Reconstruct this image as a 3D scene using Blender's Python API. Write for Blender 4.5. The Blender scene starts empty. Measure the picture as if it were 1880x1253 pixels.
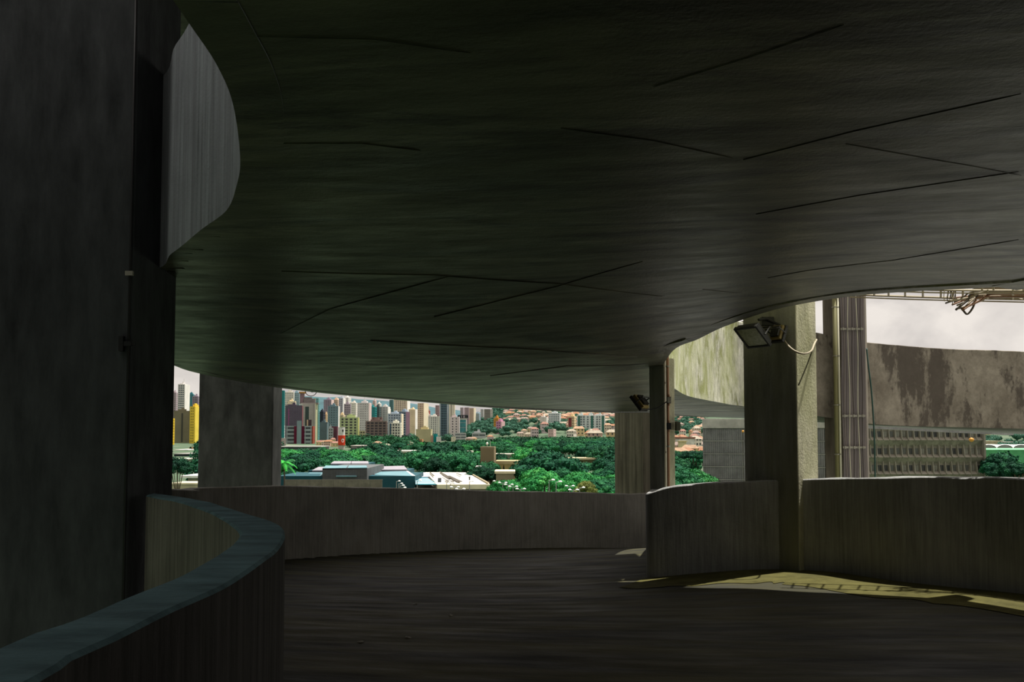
import bpy, bmesh, math, random
import numpy as np
from mathutils import Vector, Matrix, noise
rnd = random.Random(7)
SC = bpy.context.scene
COL = SC.collection
EYE = 15.0                       # camera height above the city's ground
F, PX, PY = 1500.0, 940.0, 727.0  # focal length and principal point in pixels of 1880x1253
PITCH = math.radians(2.6)
CP, SP = math.cos(PITCH), math.sin(PITCH)

# ------------------------------------------------------------ camera, sky, sun, exposure
cd = bpy.data.cameras.new('camera'); cam = bpy.data.objects.new('camera', cd); COL.objects.link(cam)
cam.location = (0, 0, EYE); cam.rotation_euler = (math.pi/2 + PITCH, 0, 0)
cd.sensor_width = 36; cd.lens = F/1880*36; cd.shift_y = (PY-626.5)/1880
cd.clip_start = .05; cd.clip_end = 20000
SC.camera = cam
vs = SC.view_settings
vs.view_transform = 'Standard'; vs.look = 'None'; vs.gamma = 1; vs.use_curve_mapping = False
vs.exposure = 0.2
SUN_AZ, SUN_EL, SUN_S = math.radians(20), math.radians(73), 6.4
sdir = Vector((math.cos(SUN_EL)*math.cos(SUN_AZ), math.cos(SUN_EL)*math.sin(SUN_AZ), math.sin(SUN_EL)))
sl = bpy.data.lights.new('sun', 'SUN'); sl.energy = SUN_S; sl.angle = math.radians(.53); sl.color = (1, .965, .9)
so = bpy.data.objects.new('sun', sl); COL.objects.link(so)
so.rotation_euler = sdir.to_track_quat('Z', 'Y').to_euler(); so.location = (60, -20, 120)
SC.cycles.max_bounces = 8; SC.cycles.diffuse_bounces = 5
SC.cycles.sample_clamp_indirect = 4

world = bpy.data.worlds.new('world'); SC.world = world; world.use_nodes = True
nt = world.node_tree; nt.nodes.clear()
def N(nt, t, **k):
    n = nt.nodes.new(t)
    for a, b in k.items(): setattr(n, a, b)
    return n
tc = N(nt, 'ShaderNodeTexCoord'); mp = N(nt, 'ShaderNodeMapping'); mp.inputs['Scale'].default_value = (2.4, 2.4, 5.5)
nz = N(nt, 'ShaderNodeTexNoise'); nz.inputs['Scale'].default_value = 1.7; nz.inputs['Detail'].default_value = 9; nz.inputs['Roughness'].default_value = .55
nz.inputs['Distortion'].default_value = .6
cr = N(nt, 'ShaderNodeValToRGB')
cr.color_ramp.elements[0].position = .38; cr.color_ramp.elements[0].color = (.54, .505, .49, 1)
cr.color_ramp.elements[1].position = .62; cr.color_ramp.elements[1].color = (.88, .82, .76, 1)
bg = N(nt, 'ShaderNodeBackground'); bg.inputs['Strength'].default_value = .84
# clouds are brighter towards the sun
dt = N(nt, 'ShaderNodeVectorMath', operation='DOT_PRODUCT'); dt.inputs[1].default_value = (sdir.x*.93, sdir.y*.93, sdir.z*.6)
mr = N(nt, 'ShaderNodeMapRange'); mr.inputs[1].default_value = -.6; mr.inputs[2].default_value = .9; mr.inputs[3].default_value = .62; mr.inputs[4].default_value = 1.3
mx = N(nt, 'ShaderNodeVectorMath', operation='SCALE')
out = N(nt, 'ShaderNodeOutputWorld')
L = nt.links.new
L(tc.outputs['Generated'], mp.inputs[0]); L(mp.outputs[0], nz.inputs[0]); L(nz.outputs[0], cr.inputs[0])
L(tc.outputs['Generated'], dt.inputs[0]); L(dt.outputs['Value'], mr.inputs[0])
L(cr.outputs[0], mx.inputs[0]); L(mr.outputs[0], mx.inputs['Scale'])
L(mx.outputs[0], bg.inputs[0]); L(bg.outputs[0], out.inputs[0])

# ------------------------------------------------------------ pixel -> world
def ray(u, v):
    a = (u-PX)/F; b = (PY-v)/F
    return Vector((a, CP - b*SP, SP + b*CP))
def pd(u, v, d):                 # point of the pixel's ray at distance y = d
    r = ray(u, v); r = r*(d/r.y); return Vector((r.x, r.y, r.z+EYE))
def pz(u, v, z):                 # point of the ray at height z relative to the eye
    r = ray(u, v); r = r*(z/r.z); return Vector((r.x, r.y, r.z+EYE))

# ------------------------------------------------------------ materials
def lin(c):
    c = [x/255 for x in c]
    return tuple((x/12.92 if x <= .04045 else ((x+.055)/1.055)**2.4) for x in c) + (1,)
def new_mat(name):
    m = bpy.data.materials.new(name); m.use_nodes = True
    return m, m.node_tree, m.node_tree.nodes['Principled BSDF']
def noise_node(nt, vec, scale, detail=6, rough=.6, dist=0):
    n = N(nt, 'ShaderNodeTexNoise'); n.inputs['Scale'].default_value = scale; n.inputs['Detail'].default_value = detail
    n.inputs['Roughness'].default_value = rough; n.inputs['Distortion'].default_value = dist
    nt.links.new(vec, n.inputs[0]); return n
def ramp(nt, fac, stops):
    r = N(nt, 'ShaderNodeValToRGB'); e = r.color_ramp.elements
    while len(e) < len(stops): e.new(.5)
    for k, (p, c) in zip(e, stops): k.position = p; k.color = c
    nt.links.new(fac, r.inputs[0]); return r
def mixc(nt, fac, a, b, mode='MIX'):
    m = N(nt, 'ShaderNodeMix', data_type='RGBA', blend_type=mode)
    for s, x in ((m.inputs[0], fac), (m.inputs[6], a), (m.inputs[7], b)):
        if hasattr(x, 'is_linked') or hasattr(x, 'links'): nt.links.new(x, s)
        else: s.default_value = x
    return m.outputs[2]
def g(x): return (x, x, x, 1)
def concrete(name, base, stain, streak=(14, 14, .7), rot=0.0, stains=.5, rough=.85, bump=.35, tint=None, bscale=1.0, spec=.3, sharp=(.5, .68), amp=1.0):
    """board-marked concrete: long streaks along the boards, blotches, dark stains"""
    m, nt, p = new_mat(name)
    geo = N(nt, 'ShaderNodeNewGeometry'); mp = N(nt, 'ShaderNodeMapping')
    mp.inputs['Rotation'].default_value = (0, 0, rot); nt.links.new(geo.outputs['Position'], mp.inputs[0])
    mp2 = N(nt, 'ShaderNodeMapping'); mp2.inputs['Scale'].default_value = streak; nt.links.new(mp.outputs[0], mp2.inputs[0])
    s = noise_node(nt, mp2.outputs[0], 1.3*bscale, 8, .65)
    b = noise_node(nt, geo.outputs['Position'], 1.1, 9, .62, .4)
    d = noise_node(nt, mp2.outputs[0], .32*bscale, 7, .7, 1.2)
    f = noise_node(nt, geo.outputs['Position'], 38, 4, .6)
    c = mixc(nt, ramp(nt, s.outputs[0], [(.3, g(0)), (.7, g(1))]).outputs[0], lin([x*(1-.28*amp) for x in base]), lin([min(255, x*(1+.16*amp)) for x in base]))
    c = mixc(nt, ramp(nt, b.outputs[0], [(.35, g(.0)), (.7, g(1))]).outputs[0], c, mixc(nt, .45, c, lin(base)))
    c = mixc(nt, 1.0, c, ramp(nt, b.outputs[0], [(.3, g(.72)), (.65, g(1.1))]).outputs[0], 'MULTIPLY')
    c = mixc(nt, ramp(nt, d.outputs[0], [(sharp[0], g(0)), (sharp[1], g(stains))]).outputs[0], c, lin(stain))
    if tint:
        t = noise_node(nt, mp2.outputs[0], .5, 6, .6)
        c = mixc(nt, ramp(nt, t.outputs[0], [(.38, g(0)), (.65, g(.75))]).outputs[0], c, lin(tint))
    nt.links.new(c, p.inputs['Base Color'])
    rr_ = N(nt, 'ShaderNodeMapRange'); rr_.inputs[1].default_value = .3; rr_.inputs[2].default_value = .7; rr_.inputs[3].default_value = min(1, rough*1.3); rr_.inputs[4].default_value = rough*.8
    nt.links.new(s.outputs[0], rr_.inputs[0]); nt.links.new(rr_.outputs[0], p.inputs['Roughness'])
    p.inputs['Roughness'].default_value = rough; p.inputs['Specular IOR Level'].default_value = spec
    add = N(nt, 'ShaderNodeMath', operation='MULTIPLY_ADD'); nt.links.new(f.outputs[0], add.inputs[0]); add.inputs[1].default_value = .4; nt.links.new(s.outputs[0], add.inputs[2])
    bp = N(nt, 'ShaderNodeBump'); bp.inputs['Strength'].default_value = bump; bp.inputs['Distance'].default_value = .02
    nt.links.new(add.outputs[0], bp.inputs['Height']); nt.links.new(bp.outputs[0], p.inputs['Normal'])
    return m
_plain = {}
def plain(c, rough=.7, metal=0, var=.12, scale=.4, spec=.3):
    k = (tuple(c), rough, metal, var, scale, spec)
    if k in _plain: return _plain[k]
    m, nt, p = new_mat('painted')
    geo = N(nt, 'ShaderNodeNewGeometry')
    n = noise_node(nt, geo.outputs['Position'], scale, 6, .6)
    r = ramp(nt, n.outputs[0], [(.3, lin([x*(1-var) for x in c])), (.7, lin([min(255, x*(1+var*.6)) for x in c]))])
    nt.links.new(r.outputs[0], p.inputs['Base Color'])
    p.inputs['Roughness'].default_value = rough; p.inputs['Metallic'].default_value = metal; p.inputs['Specular IOR Level'].default_value = spec
    _plain[k] = m; return m

# ------------------------------------------------------------ mesh helpers
class MB:
    def __init__(s): s.v = []; s.f = []
    def add(s, vs, fs):
        o = len(s.v); s.v += [tuple(x) for x in vs]; s.f += [tuple(i+o for i in f) for f in fs]; return s
    def box(s, c, h, M=None):
        vs = [Vector((c[0]+a*h[0], c[1]+b*h[1], c[2]+d*h[2])) for d in (-1, 1) for b in (-1, 1) for a in (-1, 1)]
        if M: vs = [M @ x for x in vs]
        return s.add(vs, [(0, 2, 3, 1), (4, 5, 7, 6), (0, 1, 5, 4), (2, 6, 7, 3), (0, 4, 6, 2), (1, 3, 7, 5)])
    def box2(s, x0, x1, y0, y1, z0, z1, M=None):
        return s.box(((x0+x1)/2, (y0+y1)/2, (z0+z1)/2), ((x1-x0)/2, (y1-y0)/2, (z1-z0)/2), M)
    def prism(s, poly, z0, z1):   # poly CCW in xy
        n = len(poly)
        vs = [(p[0], p[1], z0) for p in poly] + [(p[0], p[1], z1) for p in poly]
        return s.add(vs, [tuple(reversed(range(n))), tuple(range(n, 2*n))] + [(i, (i+1) % n, (i+1) % n+n, i+n) for i in range(n)])
    def tube(s, pts, r, n=8, caps=True):
        pts = [Vector(p) for p in pts]; rings = []
        rr = r if isinstance(r, (list, tuple)) else [r]*len(pts)
        up = None
        for i, p in enumerate(pts):
            t = (pts[min(i+1, len(pts)-1)] - pts[max(i-1, 0)]).normalized()
            if up is None:
                up = Vector((0, 0, 1)) if abs(t.z) < .9 else Vector((1, 0, 0))
            a = t.cross(up)
            if a.length < 1e-5: a = t.cross(Vector((0, 1, 0)))
            a.normalize(); b = a.cross(t).normalized(); up = b
            rings.append([p + (a*math.cos(k*2*math.pi/n) + b*math.sin(k*2*math.pi/n))*rr[i] for k in range(n)])
        vs = [x for R in rings for x in R]; fs = []
        for i in range(len(pts)-1):
            for k in range(n):
                fs.append((i*n+k, i*n+(k+1) % n, (i+1)*n+(k+1) % n, (i+1)*n+k))
        if caps: fs += [tuple(reversed(range(n))), tuple(range((len(pts)-1)*n, len(pts)*n))]
        return s.add(vs, fs)
    def lathe(s, prof, c=(0, 0, 0), n=16):
        vs = []; fs = []
        for (r, z) in prof:
            for k in range(n):
                a = 2*math.pi*k/n; vs.append((c[0]+r*math.cos(a), c[1]+r*math.sin(a), c[2]+z))
        for i in range(len(prof)-1):
            for k in range(n): fs.append((i*n+k, i*n+(k+1) % n, (i+1)*n+(k+1) % n, (i+1)*n+k))
        fs += [tuple(reversed(range(n))), tuple(range((len(prof)-1)*n, len(prof)*n))]
        return s.add(vs, fs)
    def mesh(s, name):
        me = bpy.data.meshes.new(name); me.from_pydata(s.v, [], s.f); me.update(); return me
    def build(s, name, mat, parent=None, smooth=False, bevel=0, **tags):
        me = s.mesh(name)
        if mat: me.materials.append(mat)
        if smooth: me.polygons.foreach_set('use_smooth', [True]*len(me.polygons))
        o = bpy.data.objects.new(name, me); COL.objects.link(o)
        if parent: o.parent = parent
        if bevel:
            b = o.modifiers.new('bevel', 'BEVEL'); b.width = bevel; b.segments = 2; b.limit_method = 'ANGLE'
        for k, x in tags.items(): o[k] = x
        return o
def empty(name, loc, label, cat, group=None, rz=0):
    o = bpy.data.objects.new(name, None); COL.objects.link(o); o.location = loc; o.rotation_euler.z = rz
    o.empty_display_size = .2
    o['label'] = label; o['category'] = cat
    if group: o['group'] = group
    return o
def tag(o, label, cat=None, group=None, kind=None):
    o['label'] = label
    if cat: o['category'] = cat
    if group: o['group'] = group
    if kind: o['kind'] = kind
    return o
def copy_tree(o, parent=None):
    c = o.copy(); COL.objects.link(c)
    if parent: c.parent = parent
    for ch in list(o.children): copy_tree(ch, c)
    return c
def catmull(P, n):
    P = [np.array(p, float) for p in P]; out = []
    Q = [2*P[0]-P[1]] + P + [2*P[-1]-P[-2]]
    for i in range(1, len(Q)-2):
        for k in range(n):
            t = k/n; a, b, c, d = Q[i-1], Q[i], Q[i+1], Q[i+2]
            out.append(.5*((2*b)+(c-a)*t+(2*a-5*b+4*c-d)*t*t+(-a+3*b-3*c+d)*t**3))
    out.append(P[-1]); return out
class TPS:
    def __init__(s, pts, lam=.02):
        P = np.array(pts, float); s.P = P[:, :2]; n = len(P)
        K = s.k(np.linalg.norm(s.P[:, None]-s.P[None], axis=2)) + lam*np.eye(n)
        A = np.zeros((n+3, n+3)); A[:n, :n] = K; A[:n, n] = 1; A[:n, n+1:] = s.P; A[n, :n] = 1; A[n+1:, :n] = s.P.T
        s.w = np.linalg.solve(A, np.concatenate([P[:, 2], [0, 0, 0]]))
    @staticmethod
    def k(r): return np.where(r > 1e-9, r*r*np.log(np.maximum(r, 1e-9)), 0)
    def __call__(s, X):
        X = np.atleast_2d(np.array(X, float)); n = len(s.P)
        r = np.linalg.norm(X[:, None]-s.P[None], axis=2)
        return s.k(r) @ s.w[:n] + s.w[n] + X @ s.w[n+1:]
def inside(X, poly):
    poly = np.array(poly)[:, :2]; r = np.zeros(len(X), bool); n = len(poly); j = n-1
    for i in range(n):
        xi, yi = poly[i]; xj, yj = poly[j]
        c = ((yi > X[:, 1]) != (yj > X[:, 1])) & (X[:, 0] < (xj-xi)*(X[:, 1]-yi)/(yj-yi+1e-12)+xi)
        r ^= c; j = i
    return r
# ============================================================ the ramp building
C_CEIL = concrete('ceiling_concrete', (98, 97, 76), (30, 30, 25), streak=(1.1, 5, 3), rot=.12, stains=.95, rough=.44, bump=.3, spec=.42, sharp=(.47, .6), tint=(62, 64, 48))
C_WALL = concrete('parapet_concrete', (162, 162, 159), (122, 121, 116), streak=(28, 28, 1.4), amp=.6, stains=.4, bump=.4)
C_WALL2 = concrete('far_parapet_concrete', (146, 143, 134), (110, 108, 100), streak=(28, 28, 1.4), amp=.5, stains=.4, bump=.4)
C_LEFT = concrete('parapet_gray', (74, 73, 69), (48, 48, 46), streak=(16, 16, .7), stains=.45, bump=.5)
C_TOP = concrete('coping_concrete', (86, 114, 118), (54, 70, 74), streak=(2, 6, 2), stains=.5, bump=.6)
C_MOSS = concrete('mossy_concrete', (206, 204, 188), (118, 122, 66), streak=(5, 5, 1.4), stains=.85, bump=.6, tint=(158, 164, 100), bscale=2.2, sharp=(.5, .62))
def grime(name, base, pale, dark):
    m, nt, p = new_mat(name); geo = N(nt, 'ShaderNodeNewGeometry'); P_ = geo.outputs['Position']
    mp = N(nt, 'ShaderNodeMapping'); mp.inputs['Scale'].default_value = (1.6, 1.6, .55); nt.links.new(P_, mp.inputs[0])
    big = noise_node(nt, mp.outputs[0], .75, 10, .68, .15); fine = noise_node(nt, P_, 9, 8, .7); mid = noise_node(nt, P_, 1.6, 9, .7)
    c = mixc(nt, ramp(nt, mid.outputs[0], [(.38, g(0)), (.62, g(1))]).outputs[0], lin(base), lin(pale))
    c = mixc(nt, 1.0, c, ramp(nt, fine.outputs[0], [(.3, g(.78)), (.7, g(1.15))]).outputs[0], 'MULTIPLY')
    ad = N(nt, 'ShaderNodeMath', operation='MULTIPLY_ADD'); nt.links.new(fine.outputs[0], ad.inputs[0]); ad.inputs[1].default_value = .25; nt.links.new(big.outputs[0], ad.inputs[2])
    c = mixc(nt, ramp(nt, ad.outputs[0], [(.59, g(0)), (.66, g(.85))]).outputs[0], c, lin(dark))
    nt.links.new(c, p.inputs['Base Color']); p.inputs['Roughness'].default_value = .9; p.inputs['Specular IOR Level'].default_value = .2
    bp = N(nt, 'ShaderNodeBump'); bp.inputs['Strength'].default_value = .4; bp.inputs['Distance'].default_value = .02; nt.links.new(fine.outputs[0], bp.inputs['Height']); nt.links.new(bp.outputs[0], p.inputs['Normal'])
    return m
C_STAIN = grime('stained_concrete', (116, 108, 95), (146, 138, 123), (70, 63, 56))
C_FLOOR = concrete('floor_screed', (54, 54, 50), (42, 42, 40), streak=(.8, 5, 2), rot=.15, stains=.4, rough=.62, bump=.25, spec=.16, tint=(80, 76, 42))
C_COL = concrete('column_concrete', (100, 99, 96), (66, 65, 62), streak=(10, 10, 1.2), stains=.4, bump=.35)
C_SUNFACE = concrete('sunlit_face_concrete', (178, 174, 148), (108, 108, 78), streak=(5, 5, 2), stains=.5, bump=1.0, tint=(150, 150, 110), bscale=.8)  # pillar concrete with the sunlit tone painted in
C_PIL = concrete('pillar_concrete', (144, 143, 136), (104, 103, 96), streak=(9, 9, 1.0), stains=.35, bump=.7, tint=(136, 136, 114))
M_PIPE = plain((196, 190, 172), .5); M_RUST = plain((150, 112, 84), .6); M_BOX = plain((72, 74, 58), .6)
M_STEEL = plain((150, 146, 132), .45, .6); M_BLACK = plain((26, 26, 26), .6); M_CABLE = plain((92, 84, 72), .7)
M_CAB2 = plain((176, 164, 140), .7); M_GREENHOSE = plain((44, 70, 62), .6)

# --- control points of the two slabs (relative to the eye) ---
def rel(p): return (p.x, p.y, p.z-EYE)
RIM_R = [rel(pz(u, v, z)) for u, v, z in ((1880, 522, 1.385), (1849, 525, 1.385), (1676, 534, 1.408), (1588, 540.5, 1.41), (1499, 552, 1.396), (1412, 570.5, 1.326), (1335, 597, 1.22), (1285, 620, 1.14),
         (1230, 650, .99), (1211, 683, .92), (1221, 700, .86), (1240, 714, .77), (1268, 728, .68), (1328, 740, .60), (1367, 746, .545), (1497, 763, .365), (1600, 778, .2), (1745, 784, .135), (1880, 787, .1))]
RIM_L = [rel(pz(u, v, 1.43)) for u, v in ((319, 0), (350, 45), (400, 121), (429, 195), (441, 290), (435, 337), (416, 385), (369, 421), (316, 464), (258, 498))]
EDGE_F = [rel(pd(u, v, d)) for u, v, d in ((318, 670, 11.1), (365, 685, 11.6), (515, 712, 12.7), (650, 727, 13.9), (800, 740, 15.3), (925, 750, 16.3), (1128, 758, 17.5), (1187, 758, 17.8),
         (1240, 763.5, 19), (1300, 765.5, 20), (1367, 768, 21.2), (1497, 775, 23), (1600, 783, 24.5))]
BACK = [(-8, 10.5), (-11.5, 7.5), (-13, 3), (-11.5, -3), (-8, -6.5), (-4, -7.8), (0, -7.2), (3.5, -4.6), (5.3, -1.5)]
RIGHT = [(6.05, 1.5), (6.1, 3.5), (5.8, 5.6)]
zc = TPS(RIM_R + RIM_L + EDGE_F + [(x, y, 1.45) for x, y in BACK + RIGHT] + [(1, 0, 1.45), (-4, 3, 1.45), (0, 4.5, 1.43), (16, 21, 0), (18, 27, -.1), (2.5, 6, 1.44)])
WALL_R = []          # inner face of the right-hand parapet: (x, y, z bottom, z top)
for u, vt, vb, d in ((1880, 880, 1093, 7.45), (1750, 877, 1080, 7.95), (1627, 877, 1066, 8.4), (1540, 878.5, 1053, 8.92), (1465, 880.5, 1047.5, 9.25), (1383, 884.5, 1047, 9.45), (1280, 889.5, 1054, 9.6), (1225, 895.5, 1059, 9.68), (1187, 907, 1062, 9.8)):
    a, b = pd(u, vt, d), pd(u, vb, d); WALL_R.append((a.x, a.y, b.z-EYE, a.z-EYE))
WALL_F = []
for u, vt, vb, d in ((318, 899.5, 1052, 10.9), (365, 897, 1046, 11.3), (515, 893, 1029, 12.45), (650, 895.5, 1019, 13.7), (800, 898.5, 1011.5, 15), (925, 903, 1008, 16), (1060, 905, 1006, 16.8), (1187, 907, 1005, 17.4)):
    a, b = pd(u, vt, d), pd(u, vb, d); WALL_F.append((a.x, a.y, b.z-EYE, a.z-EYE))
PAR_L_OUT = [pz(u, v, -.5) for u, v in ((60, 1252), (110, 1216), (220, 1164), (314, 1121), (408, 1076), (470, 1038), (505, 1011), (521, 990), (523, 977), (517, 966), (489, 954), (439, 938), (392, 924), (329, 912.5), (285, 907))]
PAR_L_IN = [pz(u, v, -.5) for u, v in ((0, 1188), (125, 1142), (220, 1101), (339, 1053), (408, 1011), (434, 990), (439, 976), (417, 957), (376, 936), (329, 921.5), (268, 909.5))]
zf = TPS([w[:3] for w in WALL_R + WALL_F] + [(0, 0, -1.54), (1.5, 3, -1.53), (-.9, 2, -1.54), (-1.2, 4.5, -1.55), (-3, 7, -1.6), (2, 6, -1.55), (6, 3, -1.5)] + [(x, y, -1.52) for x, y in BACK + RIGHT]
         + [(x, y, z-2.75) for x, y, z in RIM_R[9:]] + [(x, y, z-2.7) for x, y, z in EDGE_F[8:]] + [(16, 21, -2.8), (18, 27, -2.9)])

OUTER = RIGHT + [p[:2] for p in RIM_R] + [(16, 20), (18, 27)] + [p[:2] for p in reversed(EDGE_F)] + BACK
HOLE = [p[:2] for p in RIM_L] + [(-5, 7.5), (-6.8, 6), (-7.4, 3.2), (-6.2, .4), (-3.9, -.8), (-1.9, .1), (-1.15, 1.5)]
def smooth_loop(P, n=6): 
    P = [tuple(p) for p in P]; Q = P[-3:] + P + P[:3]; R = catmull(Q, n); return R[3*n:-3*n] 
HOLE_S = smooth_loop(HOLE)
R_S = catmull([p for p in RIM_R], 8)
OUT_S = [tuple(p[:2]) for p in catmull(RIGHT, 6)] + [tuple(p[:2]) for p in R_S] + [(16, 20), (18, 27)] + [tuple(p[:2]) for p in catmull(list(reversed(EDGE_F)), 6)] + [tuple(p[:2]) for p in catmull(BACK, 6)]
def shrink(loop, d):           # move a loop a little to the solid side, under the edge walls that close it
    L_ = [np.array(p[:2]) for p in loop]; n = len(L_); o = []
    for i in range(n):
        t = L_[(i+1) % n]-L_[i-1]; t = t/(np.linalg.norm(t)+1e-9); o.append(L_[i]+np.array((-t[1], t[0]))*d)
    return o
def slab(name, zfun, dz, thick, mat, label, outer, hole, step=.14, up=True):
    xs = np.arange(-13.6, 18.2, step); ys = np.arange(-8.4, 27.4, step)
    X, Y = np.meshgrid(xs, ys); ctr = np.stack([X[:-1, :-1].ravel()+step/2, Y[:-1, :-1].ravel()+step/2], 1)
    keep = inside(ctr, outer) & ~inside(ctr, hole)
    V = np.stack([X.ravel(), Y.ravel()], 1); nx = len(xs)
    J, I = np.divmod(np.nonzero(keep)[0], nx-1)
    q = np.stack([J*nx+I, J*nx+I+1, (J+1)*nx+I+1, (J+1)*nx+I], 1)
    used, inv = np.unique(q, return_inverse=True); q = inv.reshape(-1, 4)
    Z = np.concatenate([zfun(c) for c in np.array_split(V[used], 20)]) + EYE + dz
    n = len(used)
    lo = np.column_stack([V[used], Z]); hi = np.column_stack([V[used], Z+thick])
    # side faces along the open border
    e = {}
    for f in q:
        for k in range(4):
            a, b = f[k], f[(k+1) % 4]
            if (b, a) in e: del e[(b, a)]
            else: e[(a, b)] = 1
    sides = [(a, b, b+n, a+n) for a, b in e]
    m = MB(); m.v = [tuple(x) for x in np.vstack([lo, hi])]
    m.f = [tuple(f[::-1]) for f in q] + [tuple(f+n) for f in q] + sides
    o = m.build(name, mat, smooth=False); tag(o, label, kind='structure'); return o
outer_in = shrink(OUT_S, .1); hole_in = shrink(HOLE_S, -.1)
FLOOR_OUT = shrink([(3.5, -4.6), (5.3, -1.5)] + RIGHT + [w[:2] for w in WALL_R] + [(1.69, 10.15), (1.9, 11.2)] + [(p[0]-.05, p[1]) for p in RIM_R[9:]], -.1) + \
    [(16, 20), (18, 27), (11, 24.5), (7, 21.2), (4.6, 19.0)] + [w[:2] for w in reversed(WALL_F)] + BACK[:-1]
UP_OUT = [p for p in RIGHT] + [p[:2] for p in RIM_R[:8]] + [(2.7, 10.1), (3.6, 10.7), (3.8, 11.5), (3.75, 13.2), (2.9, 13.9), (2.3, 14.2), (-2.2, 14.2)] + [p[:2] for p in reversed(EDGE_F[:4])] + BACK  # bulge over the void is added to shade the floor past the tip
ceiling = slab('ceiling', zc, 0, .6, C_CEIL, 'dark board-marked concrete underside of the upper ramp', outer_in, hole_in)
upper = slab('ceiling_upper', zc, 3.66, .6, C_CEIL, 'underside of the next ramp up, seen above the well, edge extended to shade the floor', UP_OUT, hole_in, step=.28)
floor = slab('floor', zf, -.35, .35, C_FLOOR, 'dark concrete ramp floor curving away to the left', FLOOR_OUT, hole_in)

def strip_wall(name, pts, thick, mat, label, n=8, wob=.006, seed=0, kind='structure', parent=None, under=None, zfun=None, drop=.008):
    """wall along pts (x, y, zb, zt); thick > 0 puts the body to the right of travel. Heights are relative to the eye."""
    Q = catmull(pts, n); m = MB(); k = len(Q)
    if zfun:
        zz = zfun([q[:2] for q in Q])
        for q, z in zip(Q, zz): q[2] = z-drop
    for i, p in enumerate(Q):
        t = Q[min(i+1, k-1)][:2]-Q[max(i-1, 0)][:2]; t = t/(np.linalg.norm(t)+1e-9); nr = np.array((t[1], -t[0]))*thick
        w = wob*(noise.noise(Vector((p[0]*3+seed, p[1]*3, 0)))*2)
        w2 = wob*(noise.noise(Vector((p[0]*3+seed, p[1]*3, 9)))*2)
        b = .012
        x0, y0 = p[:2]; x1, y1 = p[:2]+nr; s = nr/abs(thick)*b
        zb, zt = p[2]+EYE, p[3]+EYE
        m.v += [(x0, y0, zb), (x0, y0, zt-b+w), (x0+s[0], y0+s[1], zt+w), (x1-s[0], y1-s[1], zt+w2), (x1, y1, zt-b+w2), (x1, y1, zb)]
    for i in range(k-1):
        for j in range(6):
            a, b_ = i*6+j, i*6+(j+1) % 6; f = (a, b_, b_+6, a+6)
            m.f.append(f if thick < 0 else f[::-1])
    m.f += [tuple(range(6)), tuple(reversed(range((k-1)*6, k*6)))]
    o = m.build(name, mat, parent)
    if label: tag(o, label, kind=kind)
    if under:
        o.data.materials.append(under)
    bm = bmesh.new(); bm.from_mesh(o.data); bmesh.ops.recalc_face_normals(bm, faces=bm.faces); bm.to_mesh(o.data); bm.free()
    if under:
        for p in o.data.polygons:
            if p.normal.z < -.9: p.material_index = 1
    return o
T = .21
def wz(x, y, h0, h1, f=zf): z = float(f([(x, y)])[0]); return (x, y, z+h0, z+h1)
# right-hand parapet of our floor: from behind the camera, along the void, round its left tip and on to the far side
right_pts = [wz(x, y, -.02, 1.04) for x, y in ((3.5, -4.6), (5.3, -1.5), (6.05, 1.5), (6.1, 3.5), (5.75, 5.6))] + [(x, y, a-.02, b) for x, y, a, b in WALL_R]
tip = [(1.69, 10.15), (1.9, 11.2)]
right_pts += [wz(x, y, -.02, 1.02) for x, y in tip]
strip_wall('wall_right', right_pts, T, C_WALL, 'brown-gray concrete parapet bending round the open void', seed=3)
strip_wall('wall_side_blocker', [wz(x, y, 1.0, 3.1) for x, y in ((3.45, -4.7), (5.35, -1.5), (6.1, 1.5))], T, C_WALL, 'unseen full-height wall closing the ramp to the right of the viewpoint to darken it', seed=4)  # out of view, closed in so the ramp near the camera is darker
strip_wall('wall_back', [wz(x, y, -.02, 1.02) for x, y in [(1.9, 11.2)] + [(p[0]-.05, p[1]) for p in RIM_R[9:]]], T, C_WALL, 'parapet of the ramp on the hidden side of the void', seed=5)
far_pts = [wz(x, y, -.02, 1.1) for x, y in [(-11.5, 7.5), (-8, 9.6)]] + [(x, y, a-.02, b) for x, y, a, b in WALL_F] + [wz(x, y, -.02, 1.12) for x, y in ((4.6, 19.0), (7, 21.2), (11, 24.5), (17, 27))]
strip_wall('wall_far', far_pts, -.2, C_WALL2, 'long low outer parapet with the city above it', seed=8, n=6)
near_pts = [wz(x, y, -.02, 3.1) for x, y in [BACK[0]]+BACK[:-2]]
near_pts = [wz(x, y, -.02, 3.1) for x, y in ((-5.3, 10.75), (-8, 9.75))]+near_pts[1:]+[wz(3.5, -4.6, -.02, 3.1)]
strip_wall('wall_near_blocker', near_pts, -.2, C_WALL, 'unseen full-height wall added behind the viewpoint to keep light out', seed=9, n=5)  # unseen outer edge raised to full height to block light from behind
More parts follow.
